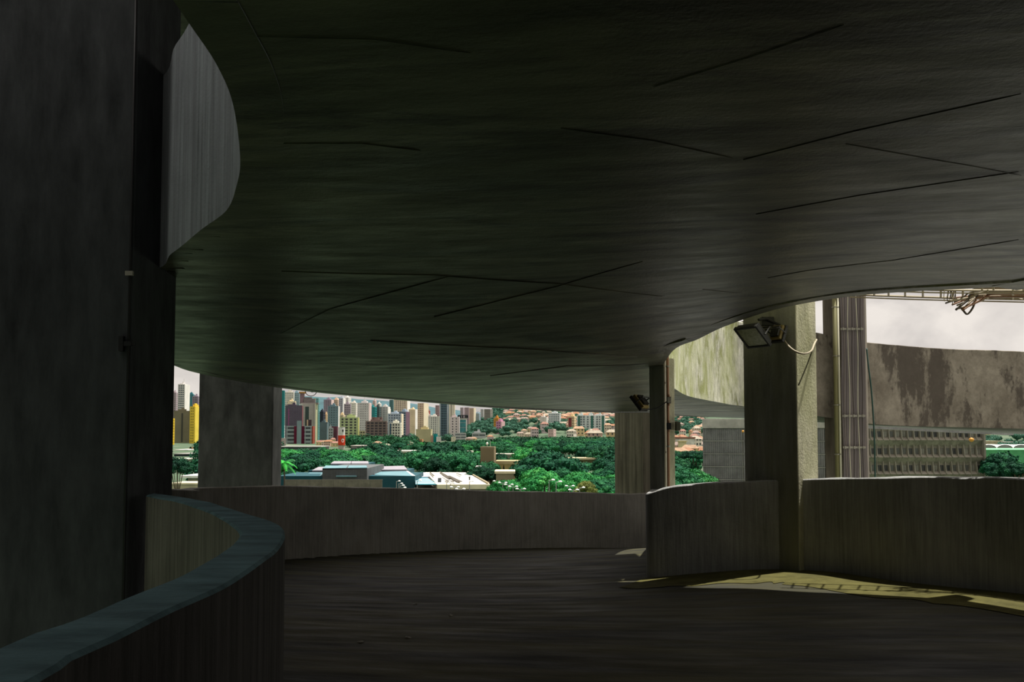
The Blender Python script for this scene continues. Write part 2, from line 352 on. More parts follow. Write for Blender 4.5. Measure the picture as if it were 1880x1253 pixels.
# left parapet round the well: coping and body from the two measured edges
def resample(P, n):
    Q = catmull(P, 10); Q = np.array(Q); s = np.concatenate([[0], np.cumsum(np.linalg.norm(np.diff(Q, axis=0), axis=1))])
    t = np.linspace(0, s[-1], n); return np.stack([np.interp(t, s, Q[:, k]) for k in range(Q.shape[1])], 1)
PO = [Vector((-.93, -1.2, EYE-.5)), Vector((-.94, .4, EYE-.5))] + PAR_L_OUT
PI = [Vector((-1.13, -1.2, EYE-.5)), Vector((-1.14, .6, EYE-.5))] + PAR_L_IN
a, b = resample(PO, 90), resample(PI, 90)
m = MB()
for p, q in zip(a, b):
    w = .006*noise.noise(Vector(p)*3); w2 = .006*noise.noise(Vector(q)*3)
    m.v += [(p[0], p[1], EYE-1.58), (p[0], p[1], p[2]-.012+w), (p[0]-.012, p[1], p[2]+w), (q[0]+.012, q[1], q[2]+w2), (q[0], q[1], q[2]-.012+w2), (q[0], q[1], EYE-2.2)]
for i in range(89):
    for j in range(6): m.f.append((i*6+j, i*6+(j+1) % 6, (i+1)*6+(j+1) % 6, (i+1)*6+j))
m.f += [tuple(range(6)), tuple(range(89*6, 90*6))]
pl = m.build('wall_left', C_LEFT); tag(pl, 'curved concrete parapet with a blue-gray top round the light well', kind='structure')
bm = bmesh.new(); bm.from_mesh(pl.data); bmesh.ops.recalc_face_normals(bm, faces=bm.faces); bm.to_mesh(pl.data); bm.free()
pl.data.materials.append(C_TOP); pl.data.materials.append(concrete('well_side_lit', (112, 107, 100), (66, 62, 58), streak=(22, 22, .8), stains=.5, bump=.5))  # paler material on the well side paints in the light there
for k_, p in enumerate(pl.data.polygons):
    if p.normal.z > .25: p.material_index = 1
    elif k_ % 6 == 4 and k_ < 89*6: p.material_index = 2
# upper parapets (slab edge and parapet in one pour): well, void, outside
HF = 1.7
strip_wall('wall_well', [(p[0], p[1], float(zc([p[:2]])[0])-.003, float(zc([p[:2]])[0])+HF) for p in HOLE+HOLE[:1]], T, concrete('well_concrete', (152, 158, 162), (86, 90, 92), streak=(14, 14, .6), stains=.4, bump=.6, tint=(118, 120, 124)), 'streaked gray upper parapet curving round the light well', seed=11, under=C_CEIL, zfun=zc, drop=.004)
lit = [(x, y, z-.02, z+1.74) for x, y, z in RIM_R]
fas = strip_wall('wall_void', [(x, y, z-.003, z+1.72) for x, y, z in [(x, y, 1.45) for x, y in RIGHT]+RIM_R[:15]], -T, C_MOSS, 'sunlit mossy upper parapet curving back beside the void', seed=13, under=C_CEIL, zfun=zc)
fas2 = strip_wall('wall_across', [(x, y, z-.003, z+1.75) for x, y, z in RIM_R[14:]+[(13.5, 19.3, .05), (17, 20, 0)]], -T, C_STAIN, 'stained gray upper parapet across the void, under the sky', seed=15, under=C_CEIL, zfun=zc)
strip_wall('wall_outer', [(x, y, z-.003, z+1.6) for x, y, z in EDGE_F+[(11, 26.5, .1), (17, 28, 0)]], T, C_WALL, 'outer face of the upper ramp edge', seed=17, under=C_CEIL, zfun=zc, n=5, wob=.01)
strip_wall('wall_outer', [(x, y, 1.43, 3.0) for x, y in [(EDGE_F[0][0], EDGE_F[0][1])]+BACK], -T, C_WALL, 'outer face of the upper ramp edge behind the viewpoint', seed=18, n=5)

# formwork seams of the ceiling, each a raised fin following the soffit
def on_ceiling(u, v):
    r = ray(u, v); lo_, hi_ = .8, 26.
    def h(t): p = r*t; return p.z - float(zc([(p.x, p.y)])[0])
    t = 1.45/max(r.z, .03)
    ts = np.linspace(.8, 26, 160); pp = np.array([(r.x*k, r.y*k) for k in ts]); hv = np.array([r.z*k for k in ts]) - zc(pp)
    i = int(np.argmax(hv > 0)); 
    if hv[i] <= 0: return None
    lo_, hi_ = ts[max(i-1, 0)], ts[i]
    for _ in range(25):
        mid = (lo_+hi_)/2
        if h(mid) > 0: hi_ = mid
        else: lo_ = mid
    p = r*hi_; return Vector((p.x, p.y, p.z+EYE))
SEAMS = [((1030, 235), (1200, 258), (1345, 290)), ((1200, 159), (1374, 105), (1549, 45)), ((1388, 393), (1580, 358), (1674, 344), (1870, 315)), ((1365, 293), (1531, 250), (1566, 241), (1875, 172)),
         ((1553, 264), (1714, 293), (1781, 304), (1875, 322)), ((1410, 510), (1486, 496), (1638, 478), (1870, 440)), ((517, 498), (797, 505), (1027, 521), (1216, 544)), ((517, 613), (608, 567), (823, 508)),
         ((797, 582), (1022, 526), (1180, 480)), ((1290, 531), (1362, 539)), ((455, 66), (685, 71), (864, 97)), ((455, 263), (665, 263), (772, 276)), ((680, 625), (960, 640), (1170, 655)), ((900, 690), (1040, 672), (1190, 668))]
M_SEAM = concrete('seam_concrete', (84, 83, 74), (46, 46, 40), streak=(6, 6, 6))
for sm in SEAMS:
    P = [on_ceiling(*p) for p in sm]; P = [p for p in P if p]
    if len(P) < 2: continue
    Q = []
    for i in range(len(P)-1):
        for k in range(8): 
            q = P[i].lerp(P[i+1], k/8); q.z = float(zc([(q.x, q.y)])[0])+EYE-.002; Q.append(q)
    Q.append(P[-1]); m = MB()
    m.tube(Q, [.00045*(q-Vector((0, 0, EYE))).length for q in Q], 4); m.build('formwork_seam', C_CEIL, ceiling)

# --- pillars ---
def quad_pillar(A, B, depth, z0, z1, name, mat, label, cat='pillar', bevel=.015, outer=None):
    """plan rectangle: visible face from A to B, body behind it"""
    A, B = np.array(A), np.array(B); t = (B-A)/np.linalg.norm(B-A); nb = np.array((-t[1], t[0]))*depth
    m = MB(); P = [tuple(A), tuple(B), tuple(B+nb), tuple(A+nb)]
    nseg = 8; m.prism(P, z0+EYE, z1+EYE)
    o = m.build(name, mat, bevel=bevel); tag(o, label, kind='structure')
    if outer:                        # the face turned to the void has sunlight painted in by paler concrete
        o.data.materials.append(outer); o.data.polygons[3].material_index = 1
    return o
P = pd
def xy(u, d): p = pd(u, 795, d); return (p.x, p.y)
# big left column at the well
quad_pillar((-5.4, 6.5), (-3.04, 6.5), .85, -3, 6, 'pillar', concrete('well_column', (54, 57, 58), (42, 44, 44), streak=(5, 5, 1.3), stains=.35, bump=.3), 'massive dark concrete column carrying the light well parapets')
quad_pillar(xy(364, 12.95), xy(501, 12.95), .5, -3, 6, 'pillar', concrete('far_column', (126, 126, 126), (78, 78, 78), streak=(4, 4, 1.2), stains=.45, bump=.3), 'wide pale gray concrete pillar outside the far parapet')
quad_pillar(xy(1128, 18.35), xy(1181, 17.8), .26, -4, 6, 'pillar', concrete('board_column', (120, 114, 98), (58, 54, 46), streak=(14, 14, .5), stains=.7, bump=.5), 'streaky board-marked pillar at the end of the far parapet')
colC = quad_pillar(xy(1192, 11.35), xy(1220, 11.1), .2, -4, 1.02, 'pillar', C_PIL, 'slim pillar with conduits at the tip of the void', outer=C_SUNFACE)
A4, B4 = np.array(xy(1366, 9.7)), np.array(xy(1464, 9.16))
quad_pillar(A4, B4, .43, -4, 6, 'pillar', C_PIL, 'broad dark pillar with a floodlight beside the void', outer=C_SUNFACE)
col5 = quad_pillar(xy(1514, 17.3), xy(1591, 16.9), .4, -6, 6, 'pillar', concrete('conduit_column', (120, 112, 98), (70, 64, 56), streak=(9, 9, .8), stains=.5, bump=.4), 'brown pillar across the void with bundled conduits')

m = MB(); m.box2(2.5, 95, -70, 62, -.3, .06)
pv = m.build('bounce_slab', plain((150, 151, 148), .9, var=.1)); tag(pv, 'unseen pale slab added beside the ramp building to bounce light up', kind='structure')  # added out of view, throws sunlight up onto the ceiling

# strip along the right-hand parapet: the sunlit band's yellow tint painted onto the floor
Q = catmull([p[:2] for p in right_pts[3:-2]], 8); m = MB(); n_ = len(Q)
for i, p in enumerate(Q):
    t = Q[min(i+1, n_-1)]-Q[max(i-1, 0)]; t = t/(np.linalg.norm(t)+1e-9); nl = np.array((-t[1], t[0]))
    for k in (.02, .5, .95+.05*math.sin(i*.7)):
        q = p+nl*k; m.v.append((q[0], q[1], float(zf([q])[0])+EYE+.006))
for i in range(n_-1):
    for j in (0, 1): m.f.append((i*3+j, (i+1)*3+j, (i+1)*3+j+1, i*3+j+1))
C_SUNBAND = concrete('sunband_floor', (86, 82, 44), (64, 62, 38), streak=(3, 3, 3), stains=.5, rough=.85, bump=.4, spec=.12)  # olive tone of the sunlit band, set as floor colour
sunband = m.build('sunband_strip', C_SUNBAND, floor)
bm = bmesh.new(); bm.from_mesh(sunband.data); bmesh.ops.recalc_face_normals(bm, faces=bm.faces); bm.to_mesh(sunband.data); bm.free()
# ============================================================ small things in the ramp
def cable(pts, r, mat, name, parent=None, n=6, seg=8):
    m = MB(); m.tube([Vector(p) for p in catmull(pts, seg)], r, n); return m.build(name, mat, parent, smooth=True)
# conduit up the arris of the big column
m = MB(); zt = EYE+5.5
m.tube([(-3.055, 6.485, EYE-2.2), (-3.055, 6.485, zt)], .011, 8)
o = empty('conduit', (-3.055, 6.485, EYE-2.2), 'thin dark conduit up the corner of the massive well column', 'pipe')
m.v = [(x-o.location.x, y-o.location.y, z-o.location.z) for x, y, z in m.v]
m.build('tube', M_BLACK, o, smooth=True)
for v in (503, 632):
    z = pd(228, v, 6.49).z - o.location.z
    m = MB(); m.box((0, -.012, z), (.03, .012, .018)); m.build('clip', M_STEEL if v == 503 else M_BLACK, o)
z = pd(222, 632, 6.49).z - o.location.z
m = MB(); m.box((-.05, -.01, z), (.018, .018, .06)); m.box((0, -.01, z), (.06, .01, .012)); m.build('bracket', M_BLACK, o)

# LED floodlights
M_HOUS = plain((52, 52, 46), .5, .3); M_FIN = plain((60, 60, 52), .5, .3); M_AMBER = plain((120, 104, 52), .55)
def glass_mat():
    m, nt, p = new_mat('lamp_glass')
    geo = N(nt, 'ShaderNodeNewGeometry'); n = noise_node(nt, geo.outputs['Position'], 30, 3)
    r = ramp(nt, n.outputs[0], [(.3, lin((150, 156, 112))), (.7, lin((206, 208, 168)))])
    nt.links.new(r.outputs[0], p.inputs['Base Color']); p.inputs['Roughness'].default_value = .15; p.inputs['Specular IOR Level'].default_value = .8
    return m
M_LGL = glass_mat()
def floodlight(c, W, H, label, group, body=None):
    """c: centre of the glass; W, H: world vectors along its width and height"""
    body = body or M_HOUS; W, H = Vector(W), Vector(H); w, h = W.length, H.length; X = W.normalized(); n = W.cross(H).normalized()
    if n.z > 0: n = -n                          # the glass looks down
    Y = n.cross(X).normalized()
    R = Matrix((X, Y, n)).transposed().to_4x4(); R.translation = Vector(c)
    o = empty('floodlight', c, label, 'floodlight', group); o.matrix_world = R
    m = MB(); w2, h2 = w/2, h/2
    for a, b, p, q in ((-w2-.025, w2+.025, h2, h2+.025), (-w2-.025, w2+.025, -h2-.025, -h2), (-w2-.025, -w2, -h2, h2), (w2, w2+.025, -h2, h2)): m.box2(a, b, p, q, -.03, .012)
    m.build('frame', M_HOUS, o, bevel=.004)
    m = MB(); m.box2(-w2, w2, -h2, h2, -.004, .002); m.build('glass_pane', M_LGL, o)
    m = MB(); m.box2(-w2-.01, w2+.01, -h2-.01, h2+.01, -.07, -.03); m.build('housing', body, o, bevel=.006)
    m = MB()
    for k in range(7):
        x = -w2*.8+k*w2*1.6/6; m.box2(x-.004, x+.004, -h2*.8, h2*.8, -.1, -.07)
    m.build('cooling_fins', M_FIN, o)
    m = MB(); m.tube([(-w2-.035, 0, -.02), (-w2-.035, 0, -.14), (w2+.035, 0, -.14), (w2+.035, 0, -.02)], .009, 6); m.build('bracket', M_HOUS, o)
    return o
floodlight(pd(1381, 619.5, 9.15), (.15, -.23, 0), (.17, .111, -.175), 'floodlight with a pale glass hung on the broad pillar by the void', 'floodlights on the pillars')
floodlight(pd(1431, 615, 9.2), (.07, -.09, 0), (-.05, -.04, -.14), 'smaller floodlight on the broad pillar, turned toward the void', 'floodlights on the pillars', M_AMBER)
m = MB(); p = pd(1408, 594, 9.3); 
ar = empty('lamp_arm', p, 'dark steel arm holding the two floodlights on the broad pillar', 'bracket')
m.tube([(-.12, -.08, .03), (0, 0, .05), (.16, .02, -.02)], .015, 8); m.build('rod', M_HOUS, ar); m = MB(); m.box((.02, .06, .03), (.07, .04, .05)); m.build('mounting_plate', M_HOUS, ar, bevel=.005)
floodlight(pd(1172, 742, 10.9), (.1, .17, 0), (.1, -.06, -.15), 'dark floodlight on the slim pillar at the tip of the void', 'floodlights on the pillars', M_AMBER)
# cable of the floodlight round the broad pillar's corner
o = cable([pd(1436, 612, 9.3), pd(1441, 627, 9.2), pd(1456, 643, 9.06), pd(1475, 650, 9.0), pd(1489, 645, 9.05), pd(1495, 632, 9.25), pd(1499, 624, 9.6)], .011, M_CAB2, 'cable'); tag(o, 'pale cable looping from the small floodlight round the broad pillar', 'cable')
o = cable([pd(1491, 645, 9.08), pd(1481, 672, 9.05), pd(1466, 708, 9.03)], .008, plain((98, 96, 70), .7), 'cable'); tag(o, 'thin cable hanging slack across the lit side of the broad pillar', 'cable')
# conduits, junction boxes on the slim pillar
px_, py_ = xy(1226, 11.13)
def vpipe(u, d, v0, v1, r, mat, label, name='conduit_pipe'):
    a, b = pd(u, v0, d), pd(u, v1, d); m = MB(); m.tube([(0, 0, 0), (0, 0, b.z-a.z)], r, 10)
    o = empty(name, (a.x, a.y, a.z), label, 'pipe'); m.build('tube', mat, o, smooth=True)
    n = max(2, int((b.z-a.z)/.9))
    for k in range(n):
        m = MB(); z = (k+.5)*(b.z-a.z)/n; m.lathe([(r*1.02, z-.012), (r*1.35, z-.01), (r*1.35, z+.01), (r*1.02, z+.012)], n=10); m.build('clamp', M_STEEL, o)
    return o
vpipe(1222.5, 11.12, 895, 640, .012, M_PIPE, 'white conduit up the lit corner of the slim pillar')
vpipe(1227.5, 11.05, 894, 600, .019, M_RUST, 'rusty brown pipe up the lit corner of the slim pillar')
for v, lb in ((735, 'upper'), (783, 'lower')):
    p = pd(1228, v, 11.0); o = empty('junction_box', p, f'{lb} black junction box on the rusty pipe of the slim pillar', 'junction box', 'junction boxes on the slim pillar')
    m = MB(); m.box((0, 0, 0), (.03, .022, .045)); m.build('body', M_BLACK, o, bevel=.006)
    m = MB(); m.box((0, -.026, 0), (.026, .004, .038)); m.build('lid', M_STEEL if v == 735 else M_BLACK, o, bevel=.003)
    for za, zb in ((-.075, -.045), (.045, .075)): m = MB(); m.lathe([(.014, za), (.014, zb)], n=8); m.build('gland', M_RUST, o)
p = pd(1244, 783, 11.15); o = empty('switch_box', p, 'small olive electrical box at the outer edge of the slim pillar', 'electrical box')
m = MB(); m.box((0, 0, 0), (.032, .04, .062)); m.build('body', M_BOX, o, bevel=.005)
m = MB(); m.box((0, -.045, 0), (.028, .006, .056)); m.build('door', M_BOX, o, bevel=.003)
for z in (.066, -.06): m = MB(); m.tube([(-.09, -.03, z), (0, -.03, z)], .004, 6); m.build('strap', M_PIPE, o)
o = cable([pd(1183, 750, 10.95), pd(1195, 752, 10.98), pd(1210, 748, 10.98), pd(1224, 738, 11.0)], .008, M_BLACK, 'cable'); tag(o, 'black cable sagging from the dark floodlight to a junction box', 'cable')
# cable loop hanging from the far slab edge
P0 = pd(571, 718, 13.35); m = MB()
m.tube([P0+Vector((.093*math.cos(a), 0, .085*math.sin(a))) for a in np.linspace(math.radians(150), math.radians(395), 26)], .006, 6)
m.tube([P0+Vector((.02+.06*math.cos(a), .02, .03+.05*math.sin(a))) for a in np.linspace(math.radians(200), math.radians(290), 10)], .006, 6)
o = m.build('cable_loop', M_BLACK, smooth=True); tag(o, 'black cable end curled in a loop below the far ceiling edge', 'cable', kind=None)

# conduit bundle on the pillar across the void
M_PURP = plain((106, 98, 96), .6); M_PURP2 = plain((124, 114, 108), .6); M_LIT = plain((206, 202, 176), .6)
cx = empty('conduit_bundle', pd(1570, 880, 16.75), 'tall bundle of brown conduits strapped to the pillar across the void', 'conduit bundle')
def loc(p): return Vector(p)-cx.location
z0, z1 = pd(1570, 885, 16.75).z, EYE+4.2
m = MB(); a = loc(pd(1548, 880, 16.85)); b = loc(pd(1592, 880, 16.8)); m.box2(a.x, b.x, .02, .07, z0-cx.location.z, z1-cx.location.z); m.build('backing_tray', M_PURP, cx)
for k, u in enumerate(np.linspace(1549.5, 1590.5, 11)):
    p = loc(pd(u, 880, 16.78)); r = (.019, .014, .022)[k % 3] if k not in (3, 7) else .009
    m = MB(); wob = [(p.x+.012*math.sin(q*1.7+k), p.y-.01*(k % 2), z0-cx.location.z+q*(z1-z0)/8) for q in range(9)]
    m.tube(catmull(wob, 4), r, 8); m.build('conduit', (M_PURP, M_PURP2, M_PURP, M_LIT)[k % 4 if k in (3, 7) else k % 3], cx, smooth=True)
for v in (604, 764, 822):
    m = MB(); zz = pd(1570, v, 16.7).z-cx.location.z; aa = loc(pd(1549, 880, 16.72)); bb = loc(pd(1591, 880, 16.72)); m.box2(aa.x, bb.x, -.03, -.012, zz-.02, zz+.02)
    for k in range(5): m.box2(aa.x+(bb.x-aa.x)*(k+.3)/5, aa.x+(bb.x-aa.x)*(k+.6)/5, -.045, -.03, zz-.028, zz+.028)
    m.build('clamp_bar', M_STEEL, cx)
vpipe(1538, 16.85, 880, 520, .045, plain((122, 118, 78), .7), 'mossy drain pipe between the brown pillar and its conduit bundle', 'drain_pipe')
vpipe(1544, 16.8, 880, 520, .02, M_LIT, 'pale thin conduit beside the drain pipe on the brown pillar')
o = cable([pd(1591, 640, 16.62), pd(1594, 670, 16.55), pd(1600, 720, 16.5), pd(1605, 800, 16.5), pd(1607, 895, 16.5)], .016, M_GREENHOSE, 'hose'); tag(o, 'dark green hose hanging beside the conduit bundle', 'hose')
# cable ladder under the slab edge with its tangle of cut cables
dl = lambda u: float(np.interp(u, [1560, 1640, 1740, 1880, 1990], [8.62, 8.42, 8.22, 7.95, 7.5]))
lad = empty('cable_ladder', pd(1740, 540, 8.2), 'steel cable ladder hung below the slab edge against the sky', 'cable tray')
def ll(p): return Vector(p)-lad.location
m1 = [ll(pd(u, v, d)) for u, v, d in [(u, v, dl(u)+.1) for u, v in ((1560, 541), (1640, 544), (1740, 547), (1880, 550), (1990, 553))]]
m2 = [ll(pd(u, v, d)) for u, v, d in [(u, v, dl(u)-.12) for u, v in ((1560, 533), (1640, 531), (1740, 533), (1880, 534), (1990, 535))]]
for mm in (m1, m2):
    m = MB(); Q = catmull(mm, 4)
    m.tube(Q, .012, 4); m.tube([Vector(q)+Vector((0, 0, -.028)) for q in Q], .007, 4); m.build('side_rail', M_CAB2, lad)
for t in np.linspace(.06, .96, 12):
    k = t*4; i = min(int(k), 3); p, q = m1[i].lerp(m1[i+1], k-i), m2[i].lerp(m2[i+1], k-i)
    m = MB(); m.tube([p, q], .01, 6); m.build('rung', M_CAB2, lad)
for u in (1665, 1712, 1803, 1824, 1879):
    p = ll(pd(u, 533, dl(u)-.13)); m = MB(); m.tube([p, p+Vector((0, 0, .16))], .009, 6); m.build('hanger', M_CAB2, lad)
m = MB(); Q = [ll(pd(u, v, dl(u)+.12)) for u, v in ((1797, 536), (1880, 537.5), (1990, 540))]
for i in range(2):
    a, b = Q[i], Q[i+1]; h = Vector((0, 0, .05)); y = Vector((0, .12, 0)); m.add([a-h, b-h, b+h, a+h, a-h+y, b-h+y, b+h+y, a+h+y], [(0, 1, 2, 3), (7, 6, 5, 4), (0, 4, 5, 1), (3, 2, 6, 7), (0, 3, 7, 4), (1, 5, 6, 2)])
m.build('duct', plain((128, 118, 102), .6), lad)
tang = empty('cable_tangle', pd(1760, 550, 8.1), 'tangle of cut brown cables drooping from the ladder against the sky', 'cables')
def lt(p): return Vector(p)-tang.location
rr = random.Random(4)
ends = [(1736, 557), (1742, 553), (1748, 560), (1755, 569), (1760, 567), (1765, 568), (1770, 566), (1774, 562), (1745, 548), (1752, 555), (1757, 561), (1768, 570)]
for k, (u, v) in enumerate(ends):
    dd = rr.uniform(-.1, .1); s = 1792+rr.uniform(-8, 50)
    pts = [pd(1990, 537+k*.8, dl(1990)+dd), pd(1880, 536+k*.8, dl(1880)+dd), pd(s, 536+k*.9, dl(s)+dd), pd((s+u)/2+4, (536+v)/2+rr.uniform(-2, 3), dl(u)+dd-.05), pd(u, v, dl(u)+dd-.07)]
    m = MB(); m.tube(catmull([lt(p) for p in pts], 6), rr.uniform(.008, .0125), 6); m.build('cable', (M_CABLE, M_CAB2, M_RUST)[k % 3], tang, smooth=True)
m = MB(); m.tube(catmull([lt(pd(u, v, 8.1)) for u, v in ((1795, 540), (1791, 552), (1785, 567), (1776, 577), (1769, 571), (1764, 565))], 8), .01, 6); m.build('cable', M_CABLE, tang, smooth=True)
for k in range(12):
    u0, v0 = 1733+rr.random()*24, 540+rr.random()*8
    m = MB(); m.tube(catmull([lt(pd(u0, v0-14, 8.1)), lt(pd(u0+rr.uniform(-3, 3), v0, 8.1)), lt(pd(u0+rr.uniform(-4, 4), v0+rr.uniform(5, 12), 8.08))], 5), .004, 5); m.build('wire', (M_CAB2, M_CABLE)[k % 2], tang, smooth=True)
# litter on the floor
for k, (u, v) in enumerate(((762, 1111), (828, 1132), (750, 1172), (662, 1180))):
    r = ray(u, v); t = 4.0
    for _ in range(30): p = r*t; t *= float(zf([(p.x, p.y)])[0])/p.z
    p = r*t; m = MB(); m.box((0, 0, .004), (.022, .012, .003)); m.box((.012, .012, .008), (.01, .008, .004))
    o = m.build('paper_scrap', plain((150, 146, 134), .8)); o.location = (p.x, p.y, p.z+EYE); o.rotation_euler.z = k*1.3
    tag(o, ('pale scrap of paper on the floor nearest the far parapet', 'pale scrap lying alone toward the middle of the floor', 'pale scrap on the floor close to the camera', 'pale scrap on the floor beside the left parapet')[k], 'litter')
# ============================================================ the city
def hz(x, y):
    """ground height of the city: flat park and streets, a built-up slope beyond"""
    t = max(0, y-760); right = min(1, max(0, (x/max(y, 1)+.075)/.06))
    return t*(.012 + .043*right) if y < 2400 else hz(x, 2399)
m = MB(); gx = np.linspace(-2600, 2600, 53); gy = np.concatenate([[-300], np.linspace(60, 800, 12), np.linspace(860, 3200, 34), [4500, 7000]])
for y in gy:
    for x in gx: m.v.append((x, y, hz(x, y)))
for j in range(len(gy)-1):
    for i in range(len(gx)-1):
        a = j*len(gx)+i; m.f.append((a, a+1, a+1+len(gx), a+len(gx)))
gm, nt_, p_ = new_mat('city_ground'); geo = N(nt_, 'ShaderNodeNewGeometry'); n1 = noise_node(nt_, geo.outputs['Position'], .03, 6)
r1 = ramp(nt_, n1.outputs[0], [(.35, lin((58, 78, 56))), (.55, lin((70, 92, 66))), (.72, lin((120, 118, 100)))])
nt_.links.new(r1.outputs[0], p_.inputs['Base Color']); p_.inputs['Roughness'].default_value = .95
o = m.build('ground', gm); tag(o, 'green and gray ground of the park and the city slope', kind='structure')
# mountains behind the towers, their haze mixed into the colour
m = MB(); mxs = np.linspace(-4600, 4600, 70)
prof = [(0, 0), (500, .45), (900, .8), (1300, 1.0), (1800, .6), (2600, .1)]
for (dy, k) in prof:
    for x in mxs:
        u = x/6200*1500+940
        top = np.interp(u, [-200, 320, 420, 560, 700, 800, 900, 1000, 1200, 1700, 2200], [210, 240, 330, 322, 262, 225, 190, 165, 140, 150, 130])
        z = k*(top+34*noise.noise(Vector((x*.0016, dy*.001, 3)))+14*noise.noise(Vector((x*.006, dy*.004, 5))))
        m.v.append((x, 5400+dy, z))
n_ = len(mxs)
for j in range(len(prof)-1):
    for i in range(n_-1): m.f.append((j*n_+i, j*n_+i+1, (j+1)*n_+i+1, (j+1)*n_+i))
M_MOUNT = plain((62, 94, 100), .95, var=.2, scale=.004)
o = m.build('hill', M_MOUNT, smooth=True); tag(o, 'blue-green mountain ridge behind the towers', kind='structure')

def face_boxes(m, w, dp, z0, z1, fh, pitch, pier, slab_, proud, faces='flr', pier_off=0):
    """piers and floor bands proud of the glazed core: real recessed windows"""
    nf = max(1, min(34, round((z1-z0)/fh))); h = (z1-z0)/nf
    for k in range(nf+1):
        zc_ = z0+k*h; t = slab_*h
        m.box2(-w/2-proud, w/2+proud, -dp/2-proud, dp/2+proud, max(z0, zc_-t/2), min(z1+.4, zc_+t/2))
    if pier > 0:
        for f in faces:
            L_ = w if f == 'f' else dp
            n = max(1, min(20, round(L_/pitch))); st = L_/n
            for k in range(n+1):
                c = -L_/2+k*st; t = pier*st
                if k in (0, n): c = c*(1-t/2/(L_/2)*.6)
                if f == 'f': m.box2(c-t/2, c+t/2, -dp/2-proud*1.15, -dp/2, z0, z1)
                elif f == 'l': m.box2(-w/2-proud*1.15, -w/2, c-t/2, c+t/2, z0, z1)
                else: m.box2(w/2, w/2+proud*1.15, c-t/2, c+t/2, z0, z1)
GL_D, GL_T, GL_B = (44, 52, 58), (34, 96, 98), (52, 72, 88)
city = []
def tower(u0, u1, vt, d, label, wall, glass=GL_D, rot=-25, front=.65, fh=3.1, pitch=2.9, pier=.45, slab_=.45, roof='box', cat='building', name='apartment_tower', side=None, accents=(), x_depth=None):
    """a tower seen between pixel columns u0..u1 with its top at row vt, standing at distance d"""
    W_ = (u1-u0)*d/F; r = math.radians(rot*.75); x = ((u0+u1)/2-PX)/F*d
    if abs(rot) < 2: w, dp = W_, W_*.7
    else: w = front*W_/math.cos(r); dp = min((1-front)*W_/abs(math.sin(r)), W_*1.6)
    if x_depth: dp = x_depth
    H = pd((u0+u1)/2, vt, d).z; z0 = hz(x, d)-2; H -= z0
    o = empty(name, (x, d+dp/2, z0), label, cat, rz=r+math.atan2(-x, d))
    wm = plain(wall, .8, var=.07, scale=.08); sm = plain(side, .8, var=.07, scale=.08) if side else wm
    m = MB(); m.box2(-w/2, w/2, -dp/2, dp/2, 0, H-.2); m.build('glazing', plain(glass, .35, var=.3, scale=.25, spec=.5), o)
    proud = .35 if d < 1300 else .5
    if pier >= 1 or slab_ >= 1:
        m = MB(); m.box2(-w/2-.2, w/2+.2, -dp/2-.2, dp/2+.2, 0, H); m.build('wall', wm, o)
    else:
        m = MB(); face_boxes(m, w, dp, 0, H, fh, pitch, pier, slab_, proud); m.build('facade_frame', wm, o, kind='stuff')
        if side:                       # blind end walls in another colour
            m = MB(); m.box2(w/2, w/2+.8, -dp/2, dp/2, 0, H+.5); m.build('end_wall', sm, o)
    if 'box' in roof:
        m = MB(); q = (len(city)*.37) % 1; m.box2(-w*(.42-.3*q), w*(.1+.25*q), -dp*.3, dp*.35, H-.2, H+2.2+1.4*q); m.box2(-w*.12+q*w*.1, w*.06+q*w*.1, -dp*.15, dp*.2, H+2.2, H+4.6); m.build('roof_housing', wm, o)
        m = MB(); m.box2(-w/2-.3, w/2+.3, -dp/2-.3, -dp/2, H-.3, H+.9); m.box2(w/2, w/2+.3, -dp/2-.3, dp/2, H-.3, H+.9); m.box2(-w/2-.3, -w/2, -dp/2-.3, dp/2, H-.3, H+.9); m.build('roof_parapet', wm, o)
    if 'mast' in roof:
        m = MB(); m.tube([(0, 0, H), (0, 0, H+9)], .25, 5); m.build('mast', plain((190, 186, 180)), o)
    for (nm, a, b, c, e, col, pr) in accents:    # strips on the front: fractions of width and height
        m = MB(); m.box2(-w/2+a*w, -w/2+b*w, -dp/2-pr, -dp/2+.1, c*H, e*H); m.build(nm, plain(col, .7, var=.08, scale=.1), o)
    city.append((x, d, max(w, dp))); return o
W1, W2, W3 = (226, 220, 210), (206, 202, 198), (236, 232, 226)
CRM, TAN, PNK, PUR, GRY, BLG = (226, 212, 184), (204, 186, 162), (214, 190, 184), (104, 88, 104), (140, 144, 146), (128, 150, 160)
# --- the gap beside the massive column
tower(323, 342, 707, 1150, 'tall blue and white tower rising highest in the narrow gap beside the massive column', W2, GL_B, rot=-32, front=.55, side=W3, roof='boxmast', pier=.3)
tower(313, 323, 722, 1250, 'mauve tower cut by the edge of the massive column', (176, 160, 166), rot=-20)
tower(340, 353, 725, 1300, 'teal slab tower behind the yellow block in the narrow gap', (70, 130, 138), GL_T, rot=-10, pier=.7, slab_=.6)
tower(350, 364, 729, 1200, 'mauve gray stepped tower just above the yellow block', (150, 138, 150), rot=-20)
tower(318, 348, 756, 980, 'olive gray shaded front of the yellow block, with one column of windows in the narrow gap', (124, 118, 98), rot=-4, front=.98, pier=1, roof='box',  # front of the yellow building, its shade put into the gray
      accents=[('window_strip', .44, .54, .08, .95, (70, 70, 64), .35)])
tower(346, 363, 748, 960, 'bright yellow apartment block beside the olive gray block', (222, 192, 66), (92, 92, 60), rot=-38, front=.42, pier=.5, slab_=.5, side=(230, 204, 80))
tower(308, 318, 770, 900, 'yellow building sliver at the edge of the massive column', (226, 190, 50), rot=-30)
